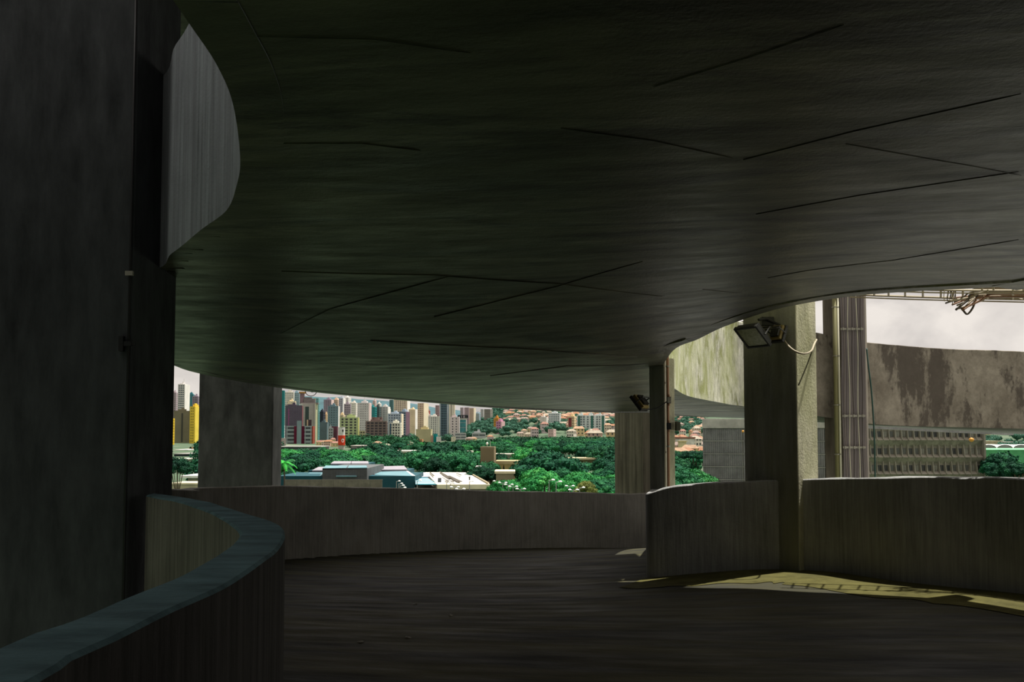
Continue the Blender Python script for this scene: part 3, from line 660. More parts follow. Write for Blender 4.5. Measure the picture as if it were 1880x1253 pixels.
# --- behind the wide far pillar
tower(512, 521, 718, 900, 'teal tower partly behind the wide far pillar', (44, 128, 130), GL_T, rot=-6, pier=.6, slab_=.6, roof='')
tower(521, 538, 721, 1350, 'white lattice tower with small square windows above the purple block', W1, (70, 74, 80), rot=-8, front=.95, pier=.5, slab_=.5)
tower(527, 541, 738, 1120, 'cream stair tower standing on the purple block roofline', CRM, rot=-8, front=.9, pier=.8, slab_=.7)
tower(537, 549, 722, 1400, 'pale blue slab tower beside the lattice tower', (158, 182, 190), GL_B, rot=-12, front=.9)
tower(521, 551, 746, 1000, 'large dark purple block with rows of dot windows', (92, 84, 98), (150, 146, 156), rot=-5, front=.93, pier=.82, slab_=.8, pitch=3.0, side=(120, 70, 74),
      accents=[('pink_stripe', .16, .22, 0, .93, (142, 84, 128), .7)])
o = tower(547, 577, 742, 1050, 'gray tower with a stepped crown and a dark central window strip', (176, 172, 164), rot=-8, front=.86, pier=.95, slab_=.7, roof='',
      side=(176, 176, 140), accents=[('window_strip', .33, .58, 0, .93, (62, 80, 76), .6), ('corner_pier', .0, .14, 0, 1.0, (206, 208, 196), .8)])
H = pd(562, 742, 1050).z+2-hz(-260, 1050)
m = MB(); m.box2(-11, 12, -8, 8, H, H+2); m.box2(-7, 8, -6, 6, H+2, H+7); m.box2(-6, 4, -5, 5, H+7, H+9); m.build('crown', plain((112, 106, 104)), o)
m = MB(); m.box2(-11, -6, -6, 4, H, H+14); m.build('lift_tower', plain((126, 104, 110)), o); m = MB(); m.box2(-12, -4, -7, 5, H+14, H+16); m.build('lift_roof', plain((176, 132, 70)), o)
tower(575, 585, 732, 1080, 'narrow tower with lime and aqua vertical stripes', (116, 168, 168), GL_T, rot=-14, front=.8, pier=.5, slab_=.3, accents=[('lime_stripe', 0, .4, 0, 1, (176, 184, 108), .8)], roof='')
tower(525, 541, 783, 945, 'gray striped wing with long dark windows and crimson flank, nearest the wide pillar', (150, 158, 160), rot=0, pier=0, slab_=.55, fh=4.4, roof='', accents=[('edge_pier', 0, .12, 0, 1, (150, 158, 160), .6), ('edge_pier', .86, 1, 0, 1, (160, 168, 168), .6)])
tower(540, 546, 783, 946, 'narrow crimson flank between the striped wing and the gray stair core', (116, 34, 62), rot=0, pier=1, roof='')
tower(545, 552.5, 773, 940, 'plain gray stair core between two striped wings', (128, 146, 150), rot=0, pier=1, roof='')
tower(552, 559, 783, 946, 'narrow crimson flank on the far side of the gray stair core', (112, 34, 62), rot=0, pier=1, roof='')
tower(559, 571, 783, 945, 'gray striped wing with long dark windows beside the orange-edged corner', (150, 158, 160), rot=0, pier=0, slab_=.55, fh=4.4, roof='', accents=[('edge_pier', 0, .12, 0, 1, (150, 158, 160), .6), ('edge_pier', .86, 1, 0, 1, (160, 168, 168), .6)])
tower(570, 577, 783, 948, 'burnt orange corner block closing the striped wings', (150, 74, 60), rot=-30, front=.5, pier=1, roof='', side=(204, 130, 70))
tower(562, 571, 771, 965, 'dark brown roof block with a tan stripe behind the striped wing', (76, 64, 66), rot=0, pier=1, roof='', accents=[('tan_stripe', .1, .35, 0, 1, (206, 184, 150), .5)])
tower(512, 521, 783, 905, 'white stepped balconies block at the edge of the wide far pillar', W3, rot=-20, pier=.3)
tower(513, 524, 805, 820, 'pinkish gray low block at the edge of the wide far pillar', (186, 170, 166), rot=0, pier=1, roof='')
tower(585, 595, 757, 1100, 'dark slate tower behind the teal gray slab', (64, 66, 78), rot=-20)
tower(594, 601, 762, 1180, 'cream and red flats squeezed between slate tower and aqua tower', (216, 186, 150), rot=-20)
tower(587, 602, 777, 980, 'blank teal gray slab with a pale side wall', (102, 122, 126), rot=-22, front=.8, pier=1, roof='box', side=W2)
tower(592, 609, 735, 1300, 'mauve striped tower with white piers beneath the mountain ridge', (158, 146, 160), (86, 72, 96), rot=-14, front=.72, pitch=2.6, pier=.55, slab_=.35, side=PNK)
tower(608, 622, 735, 1380, 'peach tower beside the mauve striped tower', (224, 198, 176), rot=-18, front=.7, pier=.4)
tower(601, 621, 747, 1060, 'blue-gray tower with horizontal dark windows and a white end wall', (118, 142, 150), (58, 70, 84), rot=-14, front=.88, pier=.6, slab_=.6, side=W3)
tower(621, 632, 732, 1320, 'dark navy striped tower with white edge under the far ceiling', (188, 194, 202), (56, 58, 82), rot=-24, front=.6, pier=.4, slab_=.2, side=W3)
tower(630, 642, 731, 1350, 'white tower with dark vertical slots under the far ceiling', W3, (78, 74, 88), rot=-20, front=.6, pier=.6, slab_=.2)
tower(631, 643, 743, 1150, 'mauve flats with arched crown and balconies', (176, 164, 172), (84, 78, 96), rot=-10, front=.9, pier=.3, slab_=.55)
tower(620, 632, 763, 1120, 'beige flats between blue-gray tower and the lime balcony block', (214, 196, 164), rot=-15, pier=.6)
tower(603, 611, 787, 955, 'pale gray low flats below the blue-gray tower', (176, 180, 182), rot=0, front=.9, pier=.4)
tower(608, 619, 784, 965, 'plum colored low slab below the blue-gray tower', (112, 70, 84), rot=-10, front=.85, pier=.9, slab_=.9, roof='')
tower(622, 656, 768, 930, 'lime green balcony block with dark windows beside the red water tank', (178, 188, 142), (56, 58, 56), rot=-6, front=.94, pier=.42, slab_=.38, pitch=4.6, roof='box', side=(196, 198, 120))
tower(641, 656, 741, 1250, 'white tower with rows of tiny windows behind the lime block', W1, (110, 108, 110), rot=-20, front=.7, pier=.6, slab_=.6)
tower(655, 679, 741, 1080, 'tall pale gray tower with stepped top and dense little windows', (206, 202, 200), (120, 112, 112), rot=-16, front=.82, pier=.6, slab_=.6, roof='boxmast', side=PNK)
tower(656, 670, 792, 950, 'white low flats with black windows next to the brown grid block', (214, 212, 204), (50, 54, 56), rot=-4, front=.95, pier=.3, slab_=.5, roof='')
tower(670, 709, 775, 930, 'wide brown block with a grid of dark windows', (128, 112, 106), (54, 48, 52), rot=-5, front=.95, pier=.28, slab_=.36, pitch=4.4, roof='box')
tower(682, 701, 767, 950, 'brown roof storey stepping up behind the brown grid block', (124, 106, 100), rot=-5, front=.95, pier=.6, roof='')
tower(676, 690, 749, 1120, 'bright teal glass tower behind the brown block', (60, 150, 150), (30, 132, 132), rot=-12, front=.7, pier=.1, slab_=.2, roof='box')
tower(688, 698, 748, 1150, 'dark gray-green tower beside the teal glass tower', (82, 98, 98), rot=-18, front=.7, pier=.5, slab_=.4)
tower(684, 690, 737, 1500, 'slender pale tower peeking above the teal glass tower', PNK, rot=-20)
tower(692, 699, 742, 1480, 'white roof-topped tower beside the slender pale tower', W3, rot=-20)
tower(697, 714, 748, 1160, 'white tower with gray vertical strips and a bright roof', W2, (120, 120, 128), rot=-16, front=.75, pier=.6, slab_=.2, side=W3)
tower(706, 716, 752, 1260, 'light tower with balconies behind the speckled blue tower', W1, (120, 118, 126), rot=-20)
tower(711, 738, 761, 1000, 'pale blue tower with speckled balconies and stepped roof', (176, 188, 198), (74, 88, 112), rot=-12, front=.85, pier=.4, slab_=.45, side=CRM)
tower(714, 736, 778, 940, 'white flats with black balcony niches and a blue edge strip', (222, 220, 206), (46, 52, 58), rot=-10, front=.9, pier=.4, slab_=.42, accents=[('blue_strip', .04, .16, 0, 1, (66, 96, 116), .8)])
tower(714, 722, 735, 1400, 'dark teal slab tower under the far ceiling edge', (86, 124, 126), GL_T, rot=-10, roof='')
tower(721, 750, 733, 1330, 'broad cream tower with vertical rows of windows under the far ceiling edge', (230, 214, 192), (140, 124, 126), rot=-12, front=.8, pier=.45, slab_=.2, roof='', side=W3)
tower(731, 750, 757, 1080, 'navy blue tower with white bands and a purple side', (150, 164, 178), (44, 64, 92), rot=-24, front=.62, pier=.1, slab_=.42, side=(112, 84, 98))
tower(750, 765, 753, 1280, 'cream twin-shaft tower with a pink side', (232, 214, 184), (168, 150, 144), rot=-20, front=.7, pier=.8, slab_=.5, side=W3)
tower(765, 785, 741, 1240, 'tan tower with one strip of balcony windows touching the ceiling edge', (222, 196, 170), (126, 100, 98), rot=-22, front=.5, pier=.5, slab_=.4, roof='', side=CRM)
tower(776, 789, 762, 1350, 'low mauve flats next to the tan tower', (196, 182, 178), rot=-20)
tower(735, 759, 800, 960, 'dark gray corner block with a green glazed bay', (96, 98, 106), (70, 96, 88), rot=-30, front=.55, pier=.8, slab_=.75, roof='')
tower(762, 792, 790, 900, 'beige ivy-covered warehouse with a broken roofline', (190, 180, 142), rot=-6, front=.9, pier=1, roof='box', name='warehouse')
tower(765, 777, 807, 860, 'small orange brick hut in front of the beige warehouse', (176, 124, 84), rot=-10, pier=1, roof='', name='house')
tower(786, 807, 766, 1180, 'white twin slab with a deep central slot beneath the trees of the slope', (222, 218, 210), (86, 84, 90), rot=-10, front=.9, pier=.65, slab_=.25, side=CRM)
tower(799, 808, 745, 1420, 'mauve tower half behind the dark teal tower', (176, 148, 150), rot=-15, roof='')
tower(784, 789, 755, 1500, 'small red roofed tower at the ridge beside the mauve tower', (170, 80, 70), rot=-20)
tower(807, 823, 740, 1020, 'tall dark teal tower with a bright grid edge, the darkest tower', (100, 126, 136), (24, 50, 66), rot=-6, front=.95, pier=.25, slab_=.2, pitch=2.4, roof='', accents=[('edge_pier', 0, .1, 0, 1, (190, 200, 206), .8), ('edge_pier', .88, 1, 0, 1, (186, 196, 204), .8)])
tower(822, 835, 742, 1060, 'cream tower with one row of large square openings beside the darkest tower', (236, 226, 206), (150, 130, 118), rot=-6, front=.8, pier=.7, slab_=.4, pitch=7, fh=6, roof='')
tower(826, 843, 767, 1000, 'pinkish white office block with horizontal dark windows', (216, 202, 200), (84, 80, 92), rot=-6, front=.93, pier=.55, slab_=.55, pitch=6)
o = tower(842, 857, 768, 1020, 'white framed office tower with aqua glass and a dark ring roof', (226, 226, 220), (60, 142, 146), rot=0, pier=.0, slab_=.04, fh=6, roof='', accents=[('frame', 0, .14, 0, 1, (232, 232, 226), .8), ('frame', .87, 1, 0, 1, (232, 232, 226), .8), ('frame', 0, 1, .93, 1, (232, 232, 226), .8)])
H = pd(850, 768, 1020).z+2-hz(-60, 1020); m = MB()
for k in range(12):
    a = 2*math.pi*k/12; m.box((5.6*math.cos(a), 3.6*math.sin(a), H+1.9), (.9, .5, 1.7))
m.build('roof_columns', plain((40, 50, 54)), o, kind='stuff'); m = MB(); m.lathe([(6.8, H+.0), (6.8, H+.4)], n=14); m.build('roof_deck', plain((60, 66, 68)), o); m = MB(); m.lathe([(6.6, H+3.4), (6.6, H+4)], n=14); m.build('roof_ring', plain((46, 56, 60)), o)
tower(835, 855, 796, 940, 'gray three-storey offices with ribbon windows below the aqua office tower', (176, 178, 178), (92, 98, 104), rot=0, pier=.08, slab_=.55, pitch=8, roof='')
tower(829, 836, 803, 930, 'low cream house beside the pinkish offices', (214, 206, 186), rot=0, pier=.6, roof='')
tower(792, 799, 800, 900, 'salmon walled low block beside the teal gable', (206, 160, 140), rot=0, pier=1, roof='')
tower(796, 803, 797, 895, 'bright teal gable end over the park trees', (20, 132, 132), rot=0, pier=1, roof='')
tower(802, 809, 803, 892, 'small white house with two windows beside the teal gable', W2, rot=0, pier=.6, roof='')
tower(845, 852, 749, 1700, 'pale violet far tower, first of three on the slope', (188, 172, 178), rot=-15, roof='')
tower(853, 862, 749, 1650, 'dusty pink far tower in the middle of the three on the slope', (190, 166, 170), rot=-15, front=.8, roof='')
tower(861, 873, 750, 1600, 'peach far tower with a window strip, last of three on the slope', (214, 188, 168), (150, 118, 116), rot=-15, front=.6, roof='', side=CRM)
tower(873, 882, 760, 1620, 'small blue-gray flats with white roofs on the slope', (160, 176, 186), rot=-15)
tower(882, 889, 752, 1700, 'pale far tower beside the blue-gray flats', (206, 204, 202), rot=-10, roof='')
tower(889, 904, 752, 1500, 'gray-brown apartment tower among the trees at the ceiling edge', (150, 146, 136), rot=-15, front=.7, roof='')
tower(867, 891, 796, 960, 'rounded gray-white block with two ribbon windows above the park', (182, 184, 184), (92, 98, 100), rot=0, pier=.08, slab_=.5, pitch=9, fh=4, roof='box')
tower(907, 918, 769, 1080, 'ochre tower beside the pink flats on the slope', (196, 142, 66), rot=-25, pier=.6)
tower(911, 926, 775, 1040, 'pink and white flats with magenta balconies on the slope', (204, 150, 176), (130, 76, 108), rot=-28, front=.55, pier=.3, slab_=.5, side=(206, 172, 170))
tower(992, 1006, 767, 1150, 'plain white block above the park trees', (222, 214, 206), (170, 160, 158), rot=-10, front=.8, pier=.75, slab_=.7)
tower(1008, 1030, 760, 1180, 'pale blue-gray apartment block with white balconies', (208, 212, 212), (100, 124, 132), rot=-8, front=.9, pier=.3, slab_=.5)
tower(1044, 1058, 766, 1020, 'cream tower with a dark red front panel', (230, 208, 170), (110, 80, 70), rot=-14, front=.75, pier=.4, slab_=.5, accents=[('red_panel', .05, .6, 0, .95, (132, 62, 64), .8)])
for (a, b, d_, lb, gr) in ((1060, 1076, 1010, 'white tower with a green window column, nearest the cream and red tower', .25), (1077, 1093, 1015, 'white tower with twin green columns in the middle of the green and white row', .7), (1094, 1111, 1020, 'white tower with a green edge closing the green and white row', .85)):
    tower(a, b, 764, d_, lb, (206, 212, 210), (92, 104, 110), rot=-5, front=.95, pier=.35, slab_=.4, pitch=4, accents=[('green_strip', gr-.14, gr+.12, 0, 1, (60, 112, 100), .7), ('pale_strip', max(0, gr-.3), gr-.2, 0, 1, (226, 228, 222), .7)])
tower(1007, 1021, 789, 900, 'small pink and white house block at the edge of the park', (214, 186, 180), (140, 110, 110), rot=-15, pier=.6, roof='')
tower(1122, 1129, 808, 640, 'white slab at the edge of the board-marked pillar', (212, 206, 198), rot=0, pier=1, roof='')
# far right, below the stained parapet
for (a, b, c, lb) in ((1806, 1822, (214, 204, 206), 'pale pink far tower nearest the window-grid offices'), (1824, 1838, (204, 196, 204), 'pale lilac far tower in front of the violet one'), (1838, 1853, (186, 196, 206), 'blue-striped pale far tower below the stained parapet'), (1854, 1872, (214, 206, 206), 'pale rose far tower below the stained parapet'), (1872, 1890, (210, 206, 210), 'pale gray far tower cut by the picture edge')):
    tower(a, b, 770, 1500, lb, c, (150, 146, 160) if c[2] < 206 or a != 1838 else (70, 104, 130), rot=-6, front=.9, pier=.4, slab_=.4, roof='')
for (u, v, d_, w_, lb) in ((1240, 757, 1800, 14, 'white far tower just beside the slim pillar'), (1258, 757, 1850, 16, 'pale far tower cut by the soffit beyond the slim pillar'), (1276, 758, 1800, 12, 'gray far tower beside the finned building top')):
    tower(u, u+w_, v, d_, lb, (214, 208, 206), (160, 154, 158), rot=-8, front=.8, roof='')
# --- low flat-roofed long blocks
def slab_block(u0, u1, vt, d, depth, label, wall, roofc, bands=0, roof_t=.5, over=.6, h=None, name='low_building'):
    a, b = pd(u0, vt, d), pd(u1, vt, d); x = (a.x+b.x)/2; w = b.x-a.x; z0 = hz(x, d)
    o = empty(name, (x, d+depth/2, z0), label, 'building'); H = a.z-z0
    m = MB(); m.box2(-w/2+over, w/2-over, -depth/2+over, depth/2-over, 0, H-roof_t); m.build('wall', plain(wall, .8), o)
    m = MB(); m.box2(-w/2, w/2, -depth/2, depth/2, H-roof_t, H); m.build('roof_slab', plain(roofc, .8), o)
    for k in range(bands):
        z = (H-roof_t)*(k+.5)/bands; m = MB(); m.box2(-w/2+.3, w/2-.3, -depth/2+over-.12, -depth/2+over, z-.5, z+.5); m.build('window_band', plain((48, 58, 66), .3), o)
    city.append((x, d+depth/2, max(w*.55, depth))); return o
slab_block(508, 590, 820, 640, 30, 'long low gray building with a window band below the striped wings', (128, 126, 126), (178, 172, 168), 2)
slab_block(643, 676, 818.5, 640, 24, 'low gray hall with a pale roof edge below the lime block', (122, 118, 116), (190, 182, 174), 1)
slab_block(671, 692, 810, 800, 20, 'small glazed pavilion at the foot of the brown grid block', (96, 128, 132), (176, 190, 192), 2)
slab_block(716, 770, 828, 430, 18, 'long white roof slab floating among the park trees', (190, 180, 156), (232, 228, 214), 0, .9, 4)
slab_block(834, 868, 828.5, 430, 8, 'thin white roof beam showing between the park trees', (120, 116, 104), (226, 222, 206), 0, .9, 2)
slab_block(1030, 1106, 841.5, 330, 12, 'long tan flat roof on a tapering wall among the park trees', (150, 132, 104), (196, 178, 144), 0, .7, 3)
slab_block(908, 950, 833.5, 360, 8, 'short white roof edge behind the brown tower block', (150, 146, 130), (224, 216, 200), 0, .6, 1)
slab_block(952, 968, 833.5, 300, 6, 'small pinkish white wall among the park trees', (222, 204, 192), (226, 212, 200), 0, .2, .1)
slab_block(908, 946, 866, 176, 9, 'low cream roof with vents beneath the brown tower block', (150, 140, 112), (226, 214, 178), 0, .5, .3)
slab_block(873, 884, 857, 215, 6, 'small gray stair hut at the foot of the brown tower block', (150, 146, 140), (176, 172, 166), 0, .3, .1)
slab_block(320, 346, 826, 700, 30, 'white low roofs under the olive gray block', (206, 200, 190), (226, 222, 214), 1)
slab_block(314, 330, 823, 820, 14, 'golden low roof at the foot of the yellow sliver', (216, 176, 62), (226, 184, 70), 0)
slab_block(346, 364, 822.5, 760, 18, 'orange walled house under the bright yellow block', (206, 112, 66), (222, 130, 80), 0)
slab_block(318, 364, 833.5, 520, 26, 'gray warehouse row under the orange walled house', (112, 110, 108), (150, 146, 142), 1)
slab_block(316, 340, 843, 400, 16, 'pale flat-roofed house behind the tree in the narrow gap', (196, 190, 178), (214, 206, 190), 1)
slab_block(338, 366, 852, 330, 14, 'tan roofed sheds above the bright white roof', (150, 140, 112), (206, 192, 150), 1)
slab_block(331, 366, 874, 180, 12, 'bright white roof low in the narrow gap', (140, 134, 116), (240, 238, 230), 0, .5, 1.2)
slab_block(312, 366, 887.5, 150, 6, 'low pale wall at the bottom of the narrow gap', (176, 168, 140), (206, 196, 164), 0, .3, .2)
# brown tower block and pleated hall
o = tower(884, 908, 824, 236, 'windowless brown concrete tower block in the park with masts', (132, 116, 88), rot=-10, front=.93, pier=1, roof='', name='tower_block', cat='building', x_depth=4)
H = pd(896, 824, 236).z+2; 
m = MB(); m.box2(-2.0, 2.0, -2.1, 2.1, H, H+.5); m.build('roof_cap', plain((140, 126, 100)), o)
m = MB(); m.tube([(.6, 0, H), (.6, 0, H+2.2)], .06, 6); m.build('mast', plain((206, 200, 190)), o); m = MB(); m.tube([(-.3, 0, H), (-.3, 0, H+1)], .05, 6); m.lathe([(.02, H+1), (.28, H+1.12), (.34, H+1.4), (.28, H+1.65), (.03, H+1.8)], (-.3, 0, 0), 10); m.build('antenna_dish', plain((232, 230, 222)), o)
for k in range(9):
    m = MB(); m.box2(-1.7+k*.42, -1.62+k*.42, -2.08, -2.0, 0, H); m.build('wall_rib', plain((120, 104, 78)), o)
hall = empty('pleated_hall', pd(938, 846, 240), 'concrete hall with a folded triangular wall beside the brown tower block', 'building'); hall.location.z = 0
z = pd(938, 847, 240).z; m = MB(); m.box2(-4.4, 6.5, 0, 10, z-.9, z); m.build('roof_slab', plain((184, 164, 124)), hall)
for k in range(5):
    m = MB(); x = -4.2+k*2.1; m.add([(x, .2, z-.9), (x+2.1, .2, z-.9), (x+1.05, 1.6, 0), (x+1.05, .8, z-.9)], [(0, 1, 2), (0, 2, 3), (1, 3, 2), (0, 3, 1)]); m.build('folded_panel', plain((176, 152, 104)), hall)
m = MB(); m.box2(-4, 6, 2, 9, 0, z-.9); m.build('glass_wall', plain((70, 84, 88), .3), hall)
# red and white water tank
tk = empty('water_tank', pd(627, 827, 720), 'orange and red painted water tank with a white top before the lime block', 'water tank'); tk.location.z = hz(-150, 720)
zt_ = [pd(627, v, 720).z-tk.location.z for v in (827, 818, 800, 785)]; R_ = 13/2*720/F
for nm, a, b, c, k in (('base', 0, zt_[1], (176, 170, 160), .9), ('drum', zt_[1], zt_[2], (206, 62, 30), 1), ('cap', zt_[2], zt_[3], (214, 214, 206), .92)):
    m = MB(); m.lathe([(R_*k, a), (R_*k, b)], n=20); m.build(nm, plain(c, .6), tk, smooth=False)
m = MB()
for k in range(12):
    a0 = -math.pi/2+.55; a = 2*math.pi*k/12; ang = a0+.42*math.cos(a); m.v.append((R_*1.02*math.cos(ang), R_*1.02*math.sin(ang), (zt_[1]+zt_[2])/2+1.7*math.sin(a)))
m.f.append(tuple(range(12))); m.build('round_emblem', plain((240, 236, 228)), tk)
m = MB(); m.box((R_*.5, -R_*.8, zt_[3]-3), (.5, .5, .9)); m.build('hatch', M_BLACK, tk)
# ============================================================ low halls beyond the parapet
TEAL, LTB, PNKW = (18, 74, 84), (106, 146, 154), (150, 145, 152)
th = empty('market_hall', (pd(640, 870, 185).x, 195, 0), 'dark teal hall with stepped pale roofs just beyond the far parapet', 'building')
hx = th.location.x
def hbox(name, u0, u1, vt, d0, d1, zb, mat, parent=th, org=None):
    """box whose front top edge lies at row vt, between columns u0..u1 at distance d0, running back to d1"""
    org = org or th.location; a, b = pd(u0, vt, d0), pd(u1, vt, d0); m = MB()
    m.box2(a.x-org[0], b.x-org[0], d0-org[1], d1-org[1], zb, a.z-org[2]); return m.build(name, mat, parent)
def hroof(name, q, mat, parent=th, org=None, t=.3):
    """roof sheet through four pixel corners (u, v, d): front left, front right, back right, back left"""
    org = org or th.location; P = [pd(*c)-Vector(org) for c in q]; m = MB()
    m.add([tuple(p) for p in P]+[(p.x, p.y, p.z-t) for p in P], [(0, 1, 2, 3), (7, 6, 5, 4), (0, 4, 5, 1), (1, 5, 6, 2), (2, 6, 7, 3), (3, 7, 4, 0)]); return m.build(name, mat, parent)
mT = plain(TEAL, .6, var=.1); mR = plain(LTB, .45, var=.1); mP = plain(PNKW, .6, var=.05); mG = plain((92, 94, 94), .7)
hbox('wall', 508, 762, 874.5, 170, 186, 0, mT)
hroof('roof_sheet', [(549, 876.3, 170.5), (583, 876.3, 170.5), (592, 868, 184), (569, 868, 184)], mR); hroof('roof_sheet', [(582, 876.3, 170.5), (592.5, 872, 170.5), (592.5, 868, 184), (591, 867.5, 184)], mR)
hroof('roof_sheet', [(675, 875.2, 170.5), (761, 874.2, 170.5), (745, 865.2, 186), (675, 867, 186)], mR)
hroof('verge', [(757, 874, 170.4), (762.5, 874, 170.4), (749, 865, 186), (745.5, 865, 186)], plain((226, 224, 216), .6))
hbox('wall', 566, 750, 864, 187, 198, 0, mT)
hroof('roof_sheet', [(573, 863.8, 186.5), (594, 863.8, 186.5), (596, 857.5, 199), (585, 857.5, 199)], mP); hroof('roof_sheet', [(676, 863, 186.5), (748, 862.5, 186.5), (742, 855.6, 200), (676, 857.3, 200)], mP)
b = hbox('front_box', 592, 674, 860.5, 168, 190, 0, mG)
w_ = pd(674, 860, 168).x-pd(592, 860, 168).x; x0 = pd(592, 860, 168).x-hx
for k in range(28):
    m = MB(); m.box2(x0+k*w_/28, x0+k*w_/28+.07, -27.06, -27, 3.0, pd(600, 861, 168).z-.1); m.build('cladding_rib', plain((70, 72, 74), .7), b)
hroof('roof_sheet', [(592, 860.3, 168), (674, 859, 168), (673, 855.2, 182), (598, 855.2, 182)], mR)
hbox('roof_storey', 608, 676, 851.5, 196, 206, 0, mT); hroof('roof_sheet', [(607, 851.5, 195.5), (677, 851.5, 195.5), (676, 847.2, 206), (613, 847.2, 206)], mP)
for q in (((644, 851.2, 195.4), (645.2, 851.2, 195.4), (646, 847.1, 206), (645, 847.1, 206)), ((636, 859.6, 167.9), (637.6, 859.6, 167.9), (640.4, 855, 182), (639.2, 855, 182)), ((686.5, 875, 170.3), (687.8, 875, 170.3), (687.6, 857, 199), (686.7, 857, 199))):
    hroof('gutter', q, plain((70, 62, 66), .6), t=.36)
m = MB(); a = pd(617, 875, 167.6); c = pd(654, 875, 167.6); m.box2(a.x-hx, c.x-hx, -27.5, -27, a.z-.12, a.z+.12); m.build('canopy', mR, th)
# ribbed gray fence in front of it
fz = pd(600, 882, 158).z; fa, fb = pd(523, 882, 158).x, pd(702, 882, 158).x
fe = empty('panel_fence', ((fa+fb)/2, 158, 0), 'long gray fence of ribbed panels in front of the dark teal hall', 'fence'); M_FEN = plain((136, 130, 114), .8, var=.2, scale=.8); M_RIB = plain((110, 106, 94), .8)
for k in range(8):
    x = (fa-fb)/2+k*(fb-fa)/8; m = MB(); m.box2(x+.02, x+(fb-fa)/8-.02, -.06, .06, 0, fz); p = m.build('fence_panel', M_FEN, fe)
    m = MB()
    for q in range(9): xx = x+(q+.5)*(fb-fa)/72; m.box2(xx-.05, xx+.05, -.11, -.06, 0, fz-.06)
    m.build('ribs', M_RIB, p, kind='stuff')
m = MB(); m.box2((fa-fb)/2-.05, (fb-fa)/2+.05, -.1, .1, fz, fz+.1); m.build('top_rail', M_RIB, fe)
# white roof deck with skylights and a teal striped awning
dk = empty('roof_deck', (pd(830, 880, 165).x, 165, 0), 'broad sunlit white roof with dark skylight strips beyond the far parapet', 'building'); og = dk.location
mW = plain((232, 226, 210), .8, var=.06); mCR = plain((226, 216, 186), .8, var=.06)
m = MB(); a, b = pd(760, 891, 160), pd(900, 889.5, 160); m.box2(a.x-og.x, b.x-og.x, -5, -3, 0, a.z-.6); m.build('front_wall', plain((112, 106, 92), .8), dk)
m = MB(); m.box2(a.x-og.x, pd(884, 890, 160).x-og.x-2, -3, 22, 0, pd(800, 876, 186).z-.9); m.build('wall', plain((126, 120, 104), .8), dk)
hroof('roof_sheet', [(803, 890, 160), (899, 889.5, 160), (857, 868, 198), (781, 867.5, 198)], mW, dk, og, .4)
hroof('roof_edge', [(803, 890.4, 159.6), (900, 890, 159.6), (896, 887, 163), (797, 887, 163)], mCR, dk, og, .9)
hroof('roof_sheet', [(764, 877, 182), (788, 876, 182), (782, 867.5, 198), (757, 868, 198)], plain((164, 164, 170), .7), dk, og)
for q in (((795, 876, 180), (798, 876, 180), (790, 869, 194), (788, 869, 194)), ((823, 880, 174), (829, 880, 174), (809, 868.5, 196), (806, 868.5, 196)), ((841, 887.5, 162.5), (849, 887, 162.5), (826, 876, 181), (822, 876, 181)), ((823, 883, 169), (826, 883, 169), (813, 875, 181), (811, 875, 181)), ((845, 875, 182), (848, 875, 182), (839, 871, 190), (837, 871, 190))):
    hroof('skylight', q, plain((74, 66, 52), .4), dk, og, .1).location.z += .28
hroof('hatch', [(803.5, 885, 165.5), (810, 885, 165.5), (810.5, 878, 166), (804, 878, 166)], plain((40, 46, 48), .5), dk, og, .3)
for k in range(8):
    p = pd(818+k*2.1, 886.5, 165)-og; m = MB(); m.box((p.x, p.y, p.z+.2), (.08, .08, .25)); m.build('vent', plain((60, 58, 54), .6), dk)
p = pd(862, 882, 170)-og; m = MB(); m.lathe([(.14, 0), (.14, .5), (.2, .5), (.2, .7)], (p.x, p.y, p.z), 8); m.build('vent', plain((60, 58, 54), .6), dk)
hroof('verge', [(894, 889, 160.2), (898.5, 889, 160.2), (860, 868, 198), (858, 868, 198)], plain((150, 138, 110), .8), dk, og, .1).location.z += .25
aw = empty('awning', pd(782, 885, 166), 'teal and white striped awning beside the sunlit roof', 'awning'); aw.location.z = 0
for k in range(7):
    t0, t1 = k/7, (k+1)/7; f = lambda t: [(763, 890-12.5*t, 160+22*t), (803-18*t, 890-12.5*t, 160+22*t)]
    (a, b), (c, e) = f(t0), f(t1); hroof('stripe', [a, b, e, c], plain((70, 136, 150) if k % 2 == 0 else (196, 214, 214), .7), aw, aw.location, .1)
m = MB(); p, q = pd(763, 890, 160), pd(803, 890, 160)
for x in (p.x+.2, q.x-.2): m.box2(x-.08-aw.location.x, x+.08-aw.location.x, 161-aw.location.y, 161.2-aw.location.y, 0, p.z)
m.build('posts', M_STEEL, aw, kind='stuff')
# street lamps in front
lamp_m = plain((150, 152, 150), .5); lamp_w = plain((236, 234, 228), .5)
def street_lamp(u, v, d, heads, label, group):
    p = pd(u, v, d); o = empty('street_lamp', (p.x, p.y, 0), label, 'street lamp', group); H = p.z
    m = MB(); m.tube([(0, 0, 0), (0, 0, H*.5), (0, 0, H)], [.11, .09, .06], 6); m.build('pole', lamp_m, o)
    for s in ((-1, 1) if heads == 2 else (1,)):
        m = MB(); m.tube([(0, 0, H-.1), (s*.35, 0, H)], .04, 5); a = m.build('arm', lamp_m, o)
        m = MB(); m.lathe([(.05, -.08), (.23, -.03), (.23, .04), (.15, .12), (.03, .15)], (s*.5, 0, H), 10); m.build('lamp_head', lamp_w, a)
    return o
NTH = ('first', 'second', 'third', 'fourth', 'fifth', 'sixth', 'seventh', 'eighth', 'ninth')
def lamps(spots, heads, label, group):
    for (u, v, d), w in zip(spots, NTH): street_lamp(u, v, d, heads, label % w, group)
